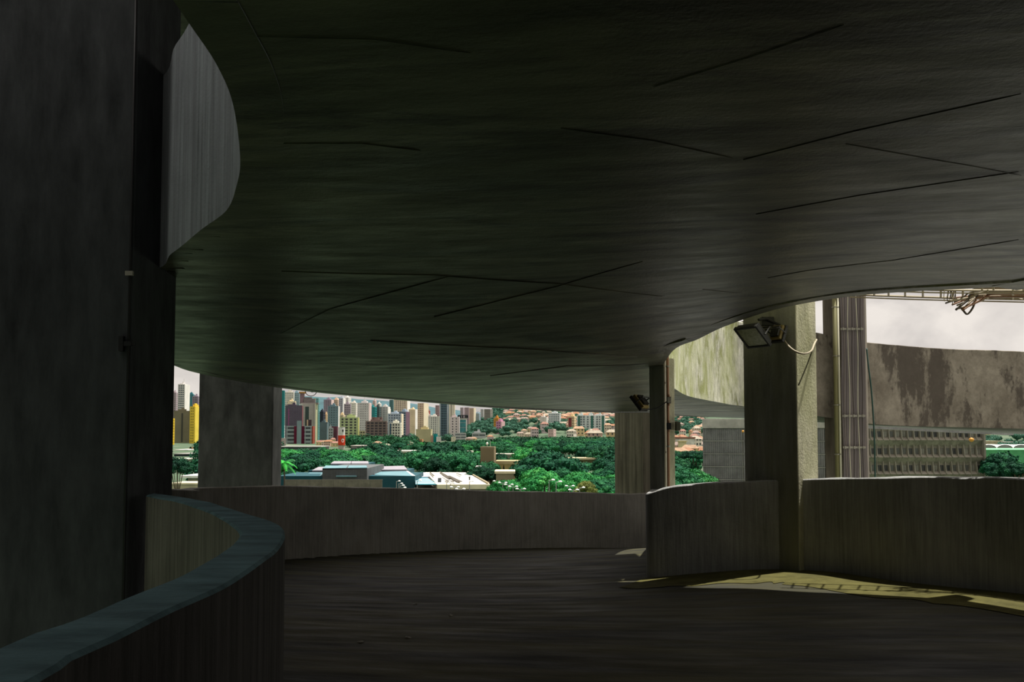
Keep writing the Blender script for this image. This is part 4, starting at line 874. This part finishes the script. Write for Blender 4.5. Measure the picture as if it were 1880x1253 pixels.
lamps(((835, 895, 118), (845, 898.5, 112)), 2, 'twin-headed street lamp below the sunlit roof edge, %s from the teal hall', 'twin street lamps under the sunlit roof')
lamps(((913, 884, 132), (923, 887, 126), (934, 890.5, 122), (942, 894, 118), (956, 898.5, 112)), 2, 'twin-headed street lamp in the slanting row past the sunlit roof, %s from top', 'slanting row of twin street lamps')
lamps(((1046, 893, 120), (1053, 900, 108)), 2, 'twin-headed street lamp under the olive bush, the %s of its pair', 'twin street lamps by the tapering wall')
lamps(((728, 884, 142), (732, 888.5, 134), (734.5, 892, 126), (737, 896, 118)), 1, 'single street lamp in the close row before the teal hall, %s from top', 'street lamps before the teal hall')
lamps(((766, 883, 128), (820, 886, 131), (827, 888, 125), (862, 884, 128)), 1, 'single street lamp before the sunlit white roof, %s from the teal hall', 'street lamps before the white roof')
lamps(((1008, 882, 100), (1021, 885, 98), (1064, 896, 106)), 1, 'single street lamp against the park trees, %s from the cream roof', 'street lamps before the park trees')
# amber lamps by the offices
for (u, v, d, lb) in ((1364, 792.5, 120, 'amber street lamp in front of the finned building beside the broad pillar'), (1610, 783, 120, 'small amber lamp under the stained parapet beside the green hose'), (1783.5, 808, 110, 'amber ball lamp before the last windows of the window-grid offices')):
    p = pd(u, v, d); o = empty('street_lamp', (p.x, p.y, 0), lb, 'street lamp'); m = MB(); m.tube([(.05, .3, 0), (.05, .3, p.z-.1)], .035, 6); m.tube([(.05, .3, p.z-.1), (0, 0, p.z)], .03, 6); m.build('pole', plain((112, 108, 96), .7), o)
    k = .34 if u > 1700 else .2
    m = MB(); m.lathe([(.05, -.9*k), (.75*k, -.5*k), (k, 0), (.75*k, .5*k), (.05, .9*k)], (0, 0, p.z), 10); m.build('lamp_head', plain((214, 150, 62), .4), o, smooth=True)
# ------------------------------------------------------------ finned building
fb_ = empty('finned_offices', (pd(1400, 800, 225).x, 225, 0), 'gray office building covered in thin vertical fins beside the broad pillar', 'building', rz=math.radians(-14))
H = pd(1290, 770, 225).z; fb_.location = (pd(1290, 800, 225).x, 225, 0); xL = 0; xR = 40
m = MB(); m.box2(xL, xR, .7, 16, 0, H-.1); m.build('glazing', plain((120, 122, 126), .4, var=.2), fb_)
m = MB(); m.box2(xL-.1, xR+.1, -.1, 16.2, H-2.5, H+.1); m.build('roof_fascia', plain((206, 202, 192), .8), fb_)
mF = plain((186, 184, 180), .8)
m0 = MB(); m0.add([(-.05, .7, 0), (.05, .7, 0), (.05, .0, .25), (-.05, .0, .25), (-.05, .7, 3.5), (.05, .7, 3.5), (.05, .18, 3.3), (-.05, .18, 3.3)], [(0, 3, 2, 1), (4, 5, 6, 7), (0, 1, 5, 4), (2, 3, 7, 6), (0, 4, 7, 3), (1, 2, 6, 5)]); me = m0.mesh('fin'); me.materials.append(mF)
cnt = 0; rest = MB()
for k in range(5):
    z = H-2.5-3.5*(k+1)
    m = MB(); m.box2(xL, xR, .1, .75, z-.1, z+.1); m.build('floor_band', plain((170, 168, 162), .8), fb_)
    for i in range(118):
        x = xL+.17+i*.339
        if i < 36 or 88 < i < 104:
            o = bpy.data.objects.new('fin', me); COL.objects.link(o); o.parent = fb_; o.location = (x, 0, z)
        else: rest.add([(a[0]+x, a[1], a[2]+z) for a in m0.v], m0.f)
rest.build('far_fins', mF, fb_, kind='stuff')
m = MB()
for i in range(118): x = xL+.17+i*.339; m.box2(x-.04, x+.04, -.22, -.1, H-2.45, H)
m.build('fascia_ribs', mF, fb_, kind='stuff')
# ------------------------------------------------------------ window-grid offices
wb = empty('grid_offices', (pd(1700, 830, 170).x, 170, 0), 'weathered concrete offices with three visible rows of deep windows', 'building'); ox = wb.location.x
mC = concrete('office_concrete', (138, 134, 118), (80, 76, 68), streak=(.6, .6, .4), stains=.5, bump=.2); mC2 = plain((148, 142, 128), .8); mD = plain((60, 62, 64), .3, var=.4, scale=.8); mSill = plain((156, 148, 134), .8)
xl, xr = pd(1588, 830, 170).x-ox, pd(1805.5, 830, 170).x-ox; nb = 19; bw = (xr-xl)/nb
m = MB(); m.box2(xl, xr, .75, 14, 0, 26); m.build('wall', mC, wb)
m = MB(); m.box2(xr, xr+.35, -.35, 14, 0, 26); m.build('corner_pier', mC2, wb)
frame = MB(); frame.box2(-.46, -.39, -.06, .06, -.64, .64); frame.box2(.39, .46, -.06, .06, -.64, .64); frame.box2(-.39, .39, -.06, .06, .57, .64); frame.box2(-.39, .39, -.06, .06, -.64, -.57); frame.box2(-.025, .025, -.05, .05, -.57, .57); fme = frame.mesh('window'); fme.materials.append(plain((112, 108, 98), .6))
pn = MB(); pn.box2(-.39, .39, -.01, .02, -.57, .57); pmes = []
for c in ((52, 54, 56), (92, 94, 90), (138, 136, 124), (40, 42, 46)):
    me_ = pn.mesh('pane'); me_.materials.append(plain(c, .25, var=.2, spec=.5)); pmes.append(me_)
s0 = MB(); s0.add([(-bw/2+.12, .75, 0), (bw/2-.12, .75, 0), (bw/2-.06, -.05, -.58), (-bw/2+.06, -.05, -.58), (-bw/2+.06, -.05, -.66), (bw/2-.06, -.05, -.66), (bw/2-.12, .75, -.66), (-bw/2+.12, .75, -.66)], [(0, 3, 2, 1), (2, 3, 4, 5), (0, 1, 6, 7), (4, 7, 6, 5), (0, 7, 4, 3), (1, 2, 5, 6)]); sme = s0.mesh('sill'); sme.materials.append(mSill)
pr = MB(); pr.add([(-.09, .75, -.72), (.09, .75, -.72), (.09, -.1, -.6), (-.09, -.1, -.6), (-.09, .75, 1.9), (.09, .75, 1.9), (.06, .3, 1.9), (-.06, .3, 1.9)], [(0, 3, 2, 1), (4, 5, 6, 7), (0, 1, 5, 4), (2, 3, 7, 6), (0, 4, 7, 3), (1, 2, 6, 5)]); prme = pr.mesh('pier'); prme.materials.append(mC2)
rw = random.Random(2)
for v in (797.5, 829, 860, 891):
    z = pd(1700, v, 170).z
    m = MB(); zb_ = z-.64-.66; m.add([(xl, -.05, zb_), (xr, -.05, zb_), (xr, .75, zb_-1.25), (xl, .75, zb_-1.25), (xl, .76, zb_), (xr, .76, zb_)], [(0, 1, 5, 4), (0, 3, 2, 1), (2, 3, 4, 5), (0, 4, 3), (1, 2, 5)]); m.build('spandrel', mC, wb)
    for i in range(nb):
        x = xl+(i+.5)*bw
        def put(me, nm, loc_, par=wb):
            o = bpy.data.objects.new(nm, me); COL.objects.link(o); o.parent = par; o.location = loc_; return o
        w = put(fme, 'window', (x, .7, z)); put(rw.choice(pmes), 'pane', (0, 0, 0), w)
        put(sme, 'sill', (x, 0, z-.62)); put(prme, 'pier', (x-bw/2, 0, z-.55))
# ------------------------------------------------------------ green hall with vaulted roof on the right
gh = slab_block(1800, 2010, 826, 330, 30, 'bright green walled sports hall below the stained parapet', (88, 168, 112), (120, 190, 140), 0, .4, .2, name='sports_hall')
vh = empty('vaulted_hall', (pd(1850, 825, 380).x, 380, 0), 'white scalloped vault roofs behind the bright green hall', 'building')
zv = pd(1850, 824, 380).z
for k in range(7):
    m = MB(); x = pd(1800, 820, 380).x-vh.location.x+k*7.6; r = 4.6
    A = [(x+3.8+3.8*math.cos(a), 1.75*math.sin(a)) for a in np.linspace(math.pi, 0, 9)]
    m.v = [(p, 0, zv+q) for p, q in A]+[(p, 14, zv+q) for p, q in A]; m.f = [(i, i+1, i+10, i+9) for i in range(8)]; m.build('roof_vault', plain((236, 234, 228), .7), vh)
    m = MB(); m.v = [(p*1, .3, zv+q*.86) for p, q in A]+[(A[0][0], .3, zv-1.2), (A[-1][0], .3, zv-1.2)]; m.f = [tuple(range(9))+(10, 9)]; m.build('vault_wall', plain((150, 152, 150), .7), vh)
m = MB(); m.box2(pd(1800, 820, 380).x-vh.location.x, pd(2000, 820, 380).x-vh.location.x, .5, 13.5, 0, zv+.02); m.build('wall', plain((120, 120, 114), .8), vh)
slab_block(1806, 1840, 810, 620, 16, 'beige low houses behind the white vault roofs', (206, 190, 160), (216, 200, 168), 1)
slab_block(1846, 1890, 812, 640, 16, 'grayish low houses behind the white vault roofs', (196, 184, 176), (190, 176, 168), 1)
slab_block(1806, 1820, 796.5, 900, 14, 'tiny cream roof under the pale pink far tower', (222, 206, 160), (226, 212, 170), 0)
# --- the low buildings seen between the slim pillar and the finned building
slab_block(1246, 1277, 803, 620, 16, 'white long house with a brown roof band among the slope houses', (226, 220, 210), (140, 96, 80), 0, 1.2)
slab_block(1247, 1262, 810, 560, 8, 'cream long house under the white long house', (222, 204, 160), (214, 190, 140), 0)
# ============================================================ houses and trees
rh = random.Random(11)
roofs = [plain(c, .8, var=.15) for c in ((150, 106, 78), (140, 102, 88), (158, 128, 102), (138, 120, 110), (156, 146, 128))]
walls = [plain(c, .8, var=.08) for c in ((226, 206, 186), (232, 222, 206), (214, 180, 160), (222, 196, 150), (206, 190, 190))]
hmesh = []
for k in range(4):
    w, d, h = ((7, 6, 5), (9, 7, 6), (6, 7, 8), (11, 7, 4.5))[k]
    a = MB(); a.box2(-w/2, w/2, -d/2, d/2, -3, h); wn = MB()
    for i in range(3):
        for z in np.arange(1.6, h-.6, 2.8): wn.box2(-w/2+(i+.5)*w/3-.5, -w/2+(i+.5)*w/3+.5, -d/2-.08, -d/2, z-.1, z+1.1)
    r = MB(); o_ = .5
    r.add([(-w/2-o_, -d/2-o_, h), (w/2+o_, -d/2-o_, h), (w/2+o_, d/2+o_, h), (-w/2-o_, d/2+o_, h), (-w/2+1.5, 0, h+2), (w/2-1.5, 0, h+2)], [(0, 1, 5, 4), (1, 2, 5), (2, 3, 4, 5), (3, 0, 4), (3, 2, 1, 0)])
    hmesh.append((a.mesh('wall'), wn.mesh('windows'), r.mesh('roof')))
M_WIN = plain((70, 72, 78), .3)
def house(x, y, k, label, group, s=1.0, wi=None, ri=None):
    o = empty('house', (x, y, hz(x, y)), label, 'house', group, rz=rh.uniform(-.5, .5)); o.scale = (s, s, s)
    for nm, me, mt in (('wall', hmesh[k][0], walls[wi if wi is not None else rh.randrange(5)]), ('windows', hmesh[k][1], M_WIN), ('roof', hmesh[k][2], roofs[ri if ri is not None else rh.randrange(5)])):
        c = bpy.data.objects.new(nm, me); COL.objects.link(c); c.parent = o
        me.materials.clear() if False else None
        if not me.materials: me.materials.append(mt)
        c.material_slots[0].link = 'OBJECT'; c.material_slots[0].material = mt
        if nm == 'windows': c['kind'] = 'stuff'
    city.append((x, y, 7*s))
def free(x, y, r):
    for a, b, c in city:
        if abs(a-x) < (c*.5+r) and abs(b-y) < (c*.5+r): return False
    return True
n = 0
for _ in range(4000):
    if n >= 190: break
    y = rh.uniform(860, 2100); u = rh.uniform(926, 1128)
    x = (u-PX)/F*y
    if not free(x, y, 3.5): continue
    if u < 960 and y < 1100: continue
    if u < 1042 and y < 1250 and rh.random() < .8: continue
    house(x, y, rh.randrange(4), 'small pale house with a tiled roof on the far hillside beyond the park', 'hillside houses beyond the park', rh.uniform(1.1, 1.6)); n += 1
n = 0
for _ in range(3000):
    if n >= 46: break
    y = rh.uniform(560, 1500); u = rh.uniform(1236, 1296); x = (u-PX)/F*y
    if not free(x, y, 3.5): continue
    house(x, y, rh.randrange(4), 'small orange-roofed house on the slope between slim pillar and finned building', 'slope houses beside the finned building', rh.uniform(1, 1.3)); n += 1
for k, u in enumerate((1243, 1254, 1266, 1279, 1288)):
    house((u-PX)/F*(470+k*4), 470+k*4, (3, 3, 1, 3, 0)[k], 'orange-roofed house in the front row right above the tree crowns', 'front row of orange-roofed houses', 1.0, 3, (2, 0, 2, 0, 2)[k])
for k, (u, y) in enumerate(((700, 560), (708, 620), (694, 640), (590, 880), (597, 860), (604, 840), (612, 860), (618, 830), (742, 560), (757, 600), (752, 640), (735, 660), (860, 900), (868, 880), (862, 840), (878, 1000), (900, 900), (955, 930), (962, 960), (972, 940), (983, 960))):
    house((u-PX)/F*y, y, k % 4, 'small house at the foot of the towers behind the park trees', 'houses at the foot of the towers', .85)

# --- trees: leaf clumps over a lobed crown, shared meshes
def leaf_mat(name, lo, mid, hi):
    m, nt, p = new_mat(name); geo = N(nt, 'ShaderNodeNewGeometry'); oi = N(nt, 'ShaderNodeObjectInfo')
    n1 = noise_node(nt, geo.outputs['Position'], .55, 5, .7); 
    r = ramp(nt, n1.outputs[0], [(.3, lin(lo)), (.52, lin(mid)), (.75, lin(hi))])
    hs = N(nt, 'ShaderNodeHueSaturation'); mr = N(nt, 'ShaderNodeMapRange'); mr.inputs[3].default_value = .65; mr.inputs[4].default_value = 1.2
    nt.links.new(oi.outputs['Random'], mr.inputs[0]); nt.links.new(mr.outputs[0], hs.inputs['Value']); nt.links.new(r.outputs[0], hs.inputs['Color'])
    nt.links.new(hs.outputs[0], p.inputs['Base Color']); p.inputs['Roughness'].default_value = .8; p.inputs['Specular IOR Level'].default_value = .15
    return m
LEAF = [leaf_mat('leaves_green', (12, 50, 36), (32, 94, 58), (74, 142, 84)), leaf_mat('leaves_deep', (8, 40, 32), (20, 74, 50), (44, 112, 64)), leaf_mat('leaves_bright', (18, 84, 44), (44, 124, 62), (104, 176, 92)), leaf_mat('leaves_haze', (40, 84, 74), (66, 114, 92), (104, 146, 110)), leaf_mat('leaves_olive', (58, 70, 34), (104, 112, 52), (150, 156, 84))]  # the fourth set has distance haze mixed into its greens
M_BARK = plain((92, 80, 66), .9)
nr = np.random.default_rng(5)
def crown_mesh(R, H, nl, nleaf, leaf, flat=.6, dome=True):
    """R radius, H height of crown; lobes on a dome, leaf quads around each lobe"""
    m = MB(); V = []; Fc = []
    L_ = []
    for i in range(nl):
        a = i*2.399+nr.uniform(0, .5); t = math.sqrt((i+.5)/nl); r = R*.78*t
        z = H*(.35+.5*(1-t*t))+nr.uniform(-.08, .08)*H
        L_.append((r*math.cos(a), r*math.sin(a), z, R*nr.uniform(.24, .38)))
    ico = bmesh.new(); bmesh.ops.create_icosphere(ico, subdivisions=1, radius=1)
    iv = [v.co.copy() for v in ico.verts]; fi = [tuple(v.index for v in f.verts) for f in ico.faces]; ico.free()
    for (x, y, z, r) in L_: m.add([(x+v.x*r*.82, y+v.y*r*.82, z+v.z*r*flat*.8) for v in iv], fi)
    per = nleaf//nl
    for (x, y, z, r) in L_:
        d = nr.normal(size=(per, 3)); d[:, 2] = d[:, 2]*.9+.15; d /= np.linalg.norm(d, axis=1)[:, None]
        for q in d:
            nrm = Vector(q+nr.normal(size=3)*.35).normalized(); c = Vector((x+q[0]*r*nr.uniform(.8, 1.12), y+q[1]*r*nr.uniform(.8, 1.12), z+q[2]*r*flat*nr.uniform(.8, 1.15)))
            t = nrm.cross(Vector((nr.normal(), nr.normal(), nr.normal()))).normalized(); b = nrm.cross(t); s = leaf*nr.uniform(.6, 1.3)
            m.add([c+t*s, c+b*s*.7, c-t*s, c-b*s*.7], [(0, 1, 2, 3)])
    return m.mesh('crown')
CROWN = [(crown_mesh(6, 5, 22, 5000, .25), 6, 6.0), (crown_mesh(7, 5.5, 28, 5600, .26), 7, 5.5), (crown_mesh(5, 7, 20, 4600, .24, .8), 5, 4.5), (crown_mesh(6.5, 4.2, 26, 5200, .25, .5), 6.5, 6.5)]
tr = MB(); tr.tube([(0, 0, 0), (.15, 0, 4), (.1, .1, 8)], [.4, .3, .16], 7)
for k in range(4):
    a = k*1.57+.4; tr.tube([(.12, 0, 4.2), (math.cos(a)*1.8, math.sin(a)*1.8, 7), (math.cos(a)*3, math.sin(a)*3, 8.6)], [.18, .12, .06], 5)
TRUNK = tr.mesh('trunk'); TRUNK.materials.append(M_BARK)
ntree = 0
def tree(x, y, top, k, li, label, group, s=1.0, z0=None):
    global ntree
    me, R, base = CROWN[k]; z0 = hz(x, y) if z0 is None else z0
    o = empty('tree', (x, y, z0), label, 'tree', group, rz=rt.uniform(0, 6.28))
    c = bpy.data.objects.new('crown', me); COL.objects.link(c); c.parent = o
    if not me.materials: me.materials.append(LEAF[0])
    c.material_slots[0].link = 'OBJECT'; c.material_slots[0].material = LEAF[li]
    hc = {0: 5, 1: 5.5, 2: 7, 3: 4.2}[k]*s*1.02
    c.scale = (s, s, s); c.location = (0, 0, max(.6, top-hc))
    t = bpy.data.objects.new('trunk', TRUNK); COL.objects.link(t); t.parent = o; t.scale = (s, s, max(.15, (top-hc*.5)/8)); ntree += 1
    city.append((x, y, R*s*1.0)); return o
rt = random.Random(21)
def scatter(n, u0, u1, d0, d1, top, lis, label, group, s=(.85, 1.25), gap=.55, ks=(0, 1, 2, 3)):
    c = 0
    for _ in range(n*25):
        if c >= n: break
        d = math.sqrt(rt.uniform(d0*d0, d1*d1)); u = rt.uniform(u0, u1); x = (u-PX)/F*d; k = rt.choice(ks); sc = rt.uniform(*s); R = CROWN[k][1]*sc
        if not free(x, d, R*gap): continue
        tp = capped(x, d, rt.uniform(*top), R)
        if tp < 2.2: continue
        if tp < 5: sc = min(sc, .62+tp*.06)
        tree(x, d, tp, k, rt.choice(lis), label, group, sc); c += 1
    return c
KEEP = [(508, 690, 640, 827), (690, 712, 640, 822), (712, 774, 430, 841), (774, 832, 900, 813), (830, 872, 430, 835), (832, 905, 1000, 809), (874, 912, 236, 862), (905, 962, 240, 865), (905, 968, 360, 848), (903, 950, 176, 880), (1028, 1108, 330, 857), (910, 1130, 1000, 803), (1232, 1300, 800, 829), (1284, 1360, 226, 915), (512, 700, 168, 898), (1795, 1812, 170, 905)]
def capped(x, d, top, R):
    u = PX+x/d*F; du = R*F/d*.8
    for a, b, dm, v in KEEP:
        if u+du > a and u-du < b and d < dm: top = min(top, pd(u, v, d).z-hz(x, d))
    return top
def at(u, vtop, d, k, li, label, s=1.0, group=None):
    p = pd(u, vtop, d); return tree(p.x, d, max(1.5, p.z-hz(p.x, d)), k, li, label, group, s, hz(p.x, d))
# single trees that stand out
at(326, 840, 118, 2, 1, 'dark leafy tree rising in the narrow gap beside the massive column', .42)
at(350, 853, 250, 0, 1, 'rounded green tree behind the bright white roof in the narrow gap', .6)
at(694, 816, 330, 1, 1, 'dark tall spreading tree before the brown grid block', 1.45)
at(708, 826, 300, 1, 1, 'dark green tree beside the floating white roof slab', 1.2)
at(812, 815, 320, 3, 1, 'broad dark brown-green crown in the middle of the park', 1.7)
at(776, 830, 270, 3, 0, 'flat-topped green tree over the market roofs', 1.3)
at(830, 832, 262, 3, 0, 'wide flat-topped green crown behind the sunlit roof', 1.5)
at(862, 834, 255, 3, 0, 'wide green crown just in front of the brown tower block', 1.3)
at(888, 858, 190, 0, 1, 'dark bushy tree at the foot of the brown tower block', .75)
at(902, 862, 186, 0, 1, 'second dark bushy tree between tower block and cream roof', .6)
at(1006, 832, 190, 1, 1, 'big dark tree standing tallest in front of the tapering wall', 1.35)
at(985, 860, 140, 2, 2, 'bright leafy tree leaning over the cream roof', .75)
at(1000, 868, 125, 0, 2, 'bright green tree beside the big dark tree', .6)
at(922, 884, 128, 0, 2, 'bright green bush directly under the cream roof beside the slanting lamps', .45)
at(940, 882, 132, 2, 2, 'second bright green bush under the cream roof, nearer the big dark tree', .45)
at(1075, 884, 112, 2, 4, 'olive yellowish bush among the street lamps', .33)
at(548, 836, 215, 1, 1, 'dark tree behind the stepped roofs next to the palm', 1.0)
at(1272, 864, 120, 0, 2, 'bright yellow-green crown low beside the finned building', .62)
at(1252, 866, 118, 0, 0, 'green crown at the bottom beside the slim pillar', .6)
# palm by the teal hall
pm = empty('palm_tree', (pd(522, 850, 165).x, 165, 0), 'bright green palm beside the wide far pillar', 'palm'); ph = pd(522, 850, 165).z
m = MB(); m.tube([(0, 0, 0), (.1, 0, ph*.6), (0, 0, ph)], [.2, .16, .13], 7); m.build('trunk', M_BARK, pm)
for k in range(15):
    a = k*2.4; el = .9-.09*k; m = MB(); Q = []
    for t in np.linspace(0, 1, 7): Q.append((math.cos(a)*t*2.6*math.cos(el*.6), math.sin(a)*t*2.6*math.cos(el*.6), ph+t*2.6*math.sin(el)*1.0-1.6*t*t))
    Q = [Vector(q) for q in Q]
    m.tube(Q, [.05]*6+[.02], 4)
    for i in range(1, 7):
        for q in range(3):
            p = Q[i-1].lerp(Q[i], q/3); t = (Q[i]-Q[i-1]).normalized(); sd = t.cross(Vector((0, 0, 1))).normalized(); l = .75*(1-abs(i/6-.45))
            for s in (-1, 1): m.add([p, p+t*.12, p+sd*s*l+t*l*.5-Vector((0, 0, .2))], [(0, 1, 2)])
    m.build('frond', plain((60, 190, 70) if k % 3 else (30, 120, 50), .6), pm)
# dark conifer-like group by the green hall
for (u, v, s, k) in ((1829, 834, .62, 2), (1818, 850, .4, 2), (1853, 848, .55, 2), (1870, 852, .5, 0), (1842, 858, .5, 0), (1885, 856, .5, 0)):
    at(u, v, 165+rt.uniform(-8, 8), k, 1, 'dark green tree in front of the bright green sports hall' if u != 1829 else 'tallest dark pointed tree in front of the bright green sports hall', s, None if u == 1829 else 'trees before the sports hall')
# masses
n1 = scatter(26, 512, 690, 225, 420, (7.5, 10), (0, 0, 1, 2), 'green tree crown in the belt behind the stepped roofs of the dark teal hall', 'trees behind the teal hall')
n2 = scatter(60, 690, 960, 225, 520, (7, 10), (0, 0, 1, 2), 'green tree crown in the park between the sunlit roof and the towers', 'park trees behind the sunlit roof')
n3 = scatter(24, 955, 1140, 98, 190, (4, 7.5), (0, 2, 2, 0, 1), 'bright green tree crown close behind the street lamps before the tapering wall', 'near trees by the street lamps', (.5, .8))
n4 = scatter(66, 930, 1150, 205, 620, (8, 11), (0, 0, 2, 1), 'green tree crown in the broad park canopy beneath the hillside houses', 'park canopy beneath the hillside', (.95, 1.35))
n5 = scatter(22, 1226, 1292, 128, 420, (6, 9.5), (0, 1, 0, 2), 'green tree crown between the slim pillar and the finned building', 'trees beside the finned building', (.5, .85))
n6 = scatter(12, 508, 560, 140, 215, (3, 6), (1, 1, 0), 'low dark tree beside the palm at the wide far pillar', 'low trees beside the palm', (.4, .6))
# far canopy: joined, too many to count
def canopy(name, spots, mat, label, low):
    V, Fc, o_ = [], [], 0
    ico = bmesh.new(); bmesh.ops.create_icosphere(ico, subdivisions=1, radius=1); iv = np.array([v.co[:] for v in ico.verts]); fi = np.array([[v.index for v in f.verts] for f in ico.faces]); ico.free()
    nq = 240
    for (x, y, top, R) in spots:
        z = hz(x, y)+top-R*.75; k = np.array((R, R, R*.72)); c = np.array((x, y, z))
        V.append(iv*k*.86+c); Fc += [tuple(f+o_) for f in fi]; o_ += len(iv)
        d = nr.normal(size=(nq, 3)); d[:, 2] = np.abs(d[:, 2])*.9-.25; d /= np.linalg.norm(d, axis=1)[:, None]
        lump = 1+.22*np.sin(d[:, :1]*4+x)*np.cos(d[:, 1:2]*5+y)
        P = d*k*lump*nr.uniform(.86, 1.06, (nq, 1))+c; n_ = d+nr.normal(size=(nq, 3))*.4
        t = np.cross(n_, nr.normal(size=(nq, 3))); t /= np.linalg.norm(t, axis=1)[:, None]; b_ = np.cross(n_, t); b_ /= np.linalg.norm(b_, axis=1)[:, None]
        sz = R*.13*nr.uniform(.6, 1.3, (nq, 1)); Q = np.stack([P+t*sz, P+b_*sz*.7, P-t*sz, P-b_*sz*.7], 1).reshape(-1, 3)
        V.append(Q); Fc += [(o_+4*i, o_+4*i+1, o_+4*i+2, o_+4*i+3) for i in range(nq)]; o_ += 4*nq
    me = bpy.data.meshes.new(name); me.from_pydata(np.concatenate(V), [], Fc); me.materials.append(mat)
    o = bpy.data.objects.new(name, me); COL.objects.link(o); tag(o, label, 'trees', kind='stuff'); return o
sp = []
for _ in range(420):
    d = math.sqrt(rt.uniform(600**2, 900**2)); u = rt.uniform(640, 1140); x = (u-PX)/F*d
    R = rt.uniform(5, 8); tp = capped(x, d, rt.uniform(8, 12), R)
    if tp > 3 and free(x, d, R*.5): sp.append((x, d, tp, min(R, tp)))
canopy('tree_canopy', sp, LEAF[0], 'distant green canopy at the far end of the park', 0)
sp = []
for _ in range(1150):
    d = rt.uniform(950, 2200); u = rt.choice((rt.uniform(750, 970), rt.uniform(860, 935), rt.uniform(930, 1130), rt.uniform(1236, 1300))); x = (u-PX)/F*d
    R = rt.uniform(3.5, 7)
    if free(x, d, R*.7): sp.append((x, d, rt.uniform(6, 12), R))
canopy('tree_canopy', sp, LEAF[3], 'hazy trees scattered between the houses of the slope', 0)
sp = []
for _ in range(80):
    d = rt.uniform(420, 900); u = rt.uniform(1800, 1890); x = (u-PX)/F*d
    if free(x, d, 3): sp.append((x, d, rt.uniform(6, 9), rt.uniform(3, 5)))
canopy('tree_canopy', sp, LEAF[3], 'gray-green trees behind the white vault roofs', 0)
sp = []
for _ in range(700):
    a_, b_ = rt.choice(((-500, 300), (372, 508), (1132, 1232), (1300, 1790), (1895, 2700))); u = rt.uniform(a_, b_)
    d = math.sqrt(rt.uniform((260 if 1250 < u < 1800 else 150)**2, 900**2)); x = (u-PX)/F*d; R = rt.uniform(4, 7.5)
    if u > 1232: d += 20
    if free(x, d, R*.6) and not (2 < x < 96 and d < 66): sp.append((x, d, min(rt.uniform(6, 10), capped(x, d, 12, R*1.2)), R))
sp = [q for q in sp if q[2] > 3]
canopy('tree_canopy', sp, LEAF[1], 'dark green canopy of the park going on behind the pillars and beyond the view', 0)
print('trees', ntree, n1, n2, n3, n4, n5, n6)
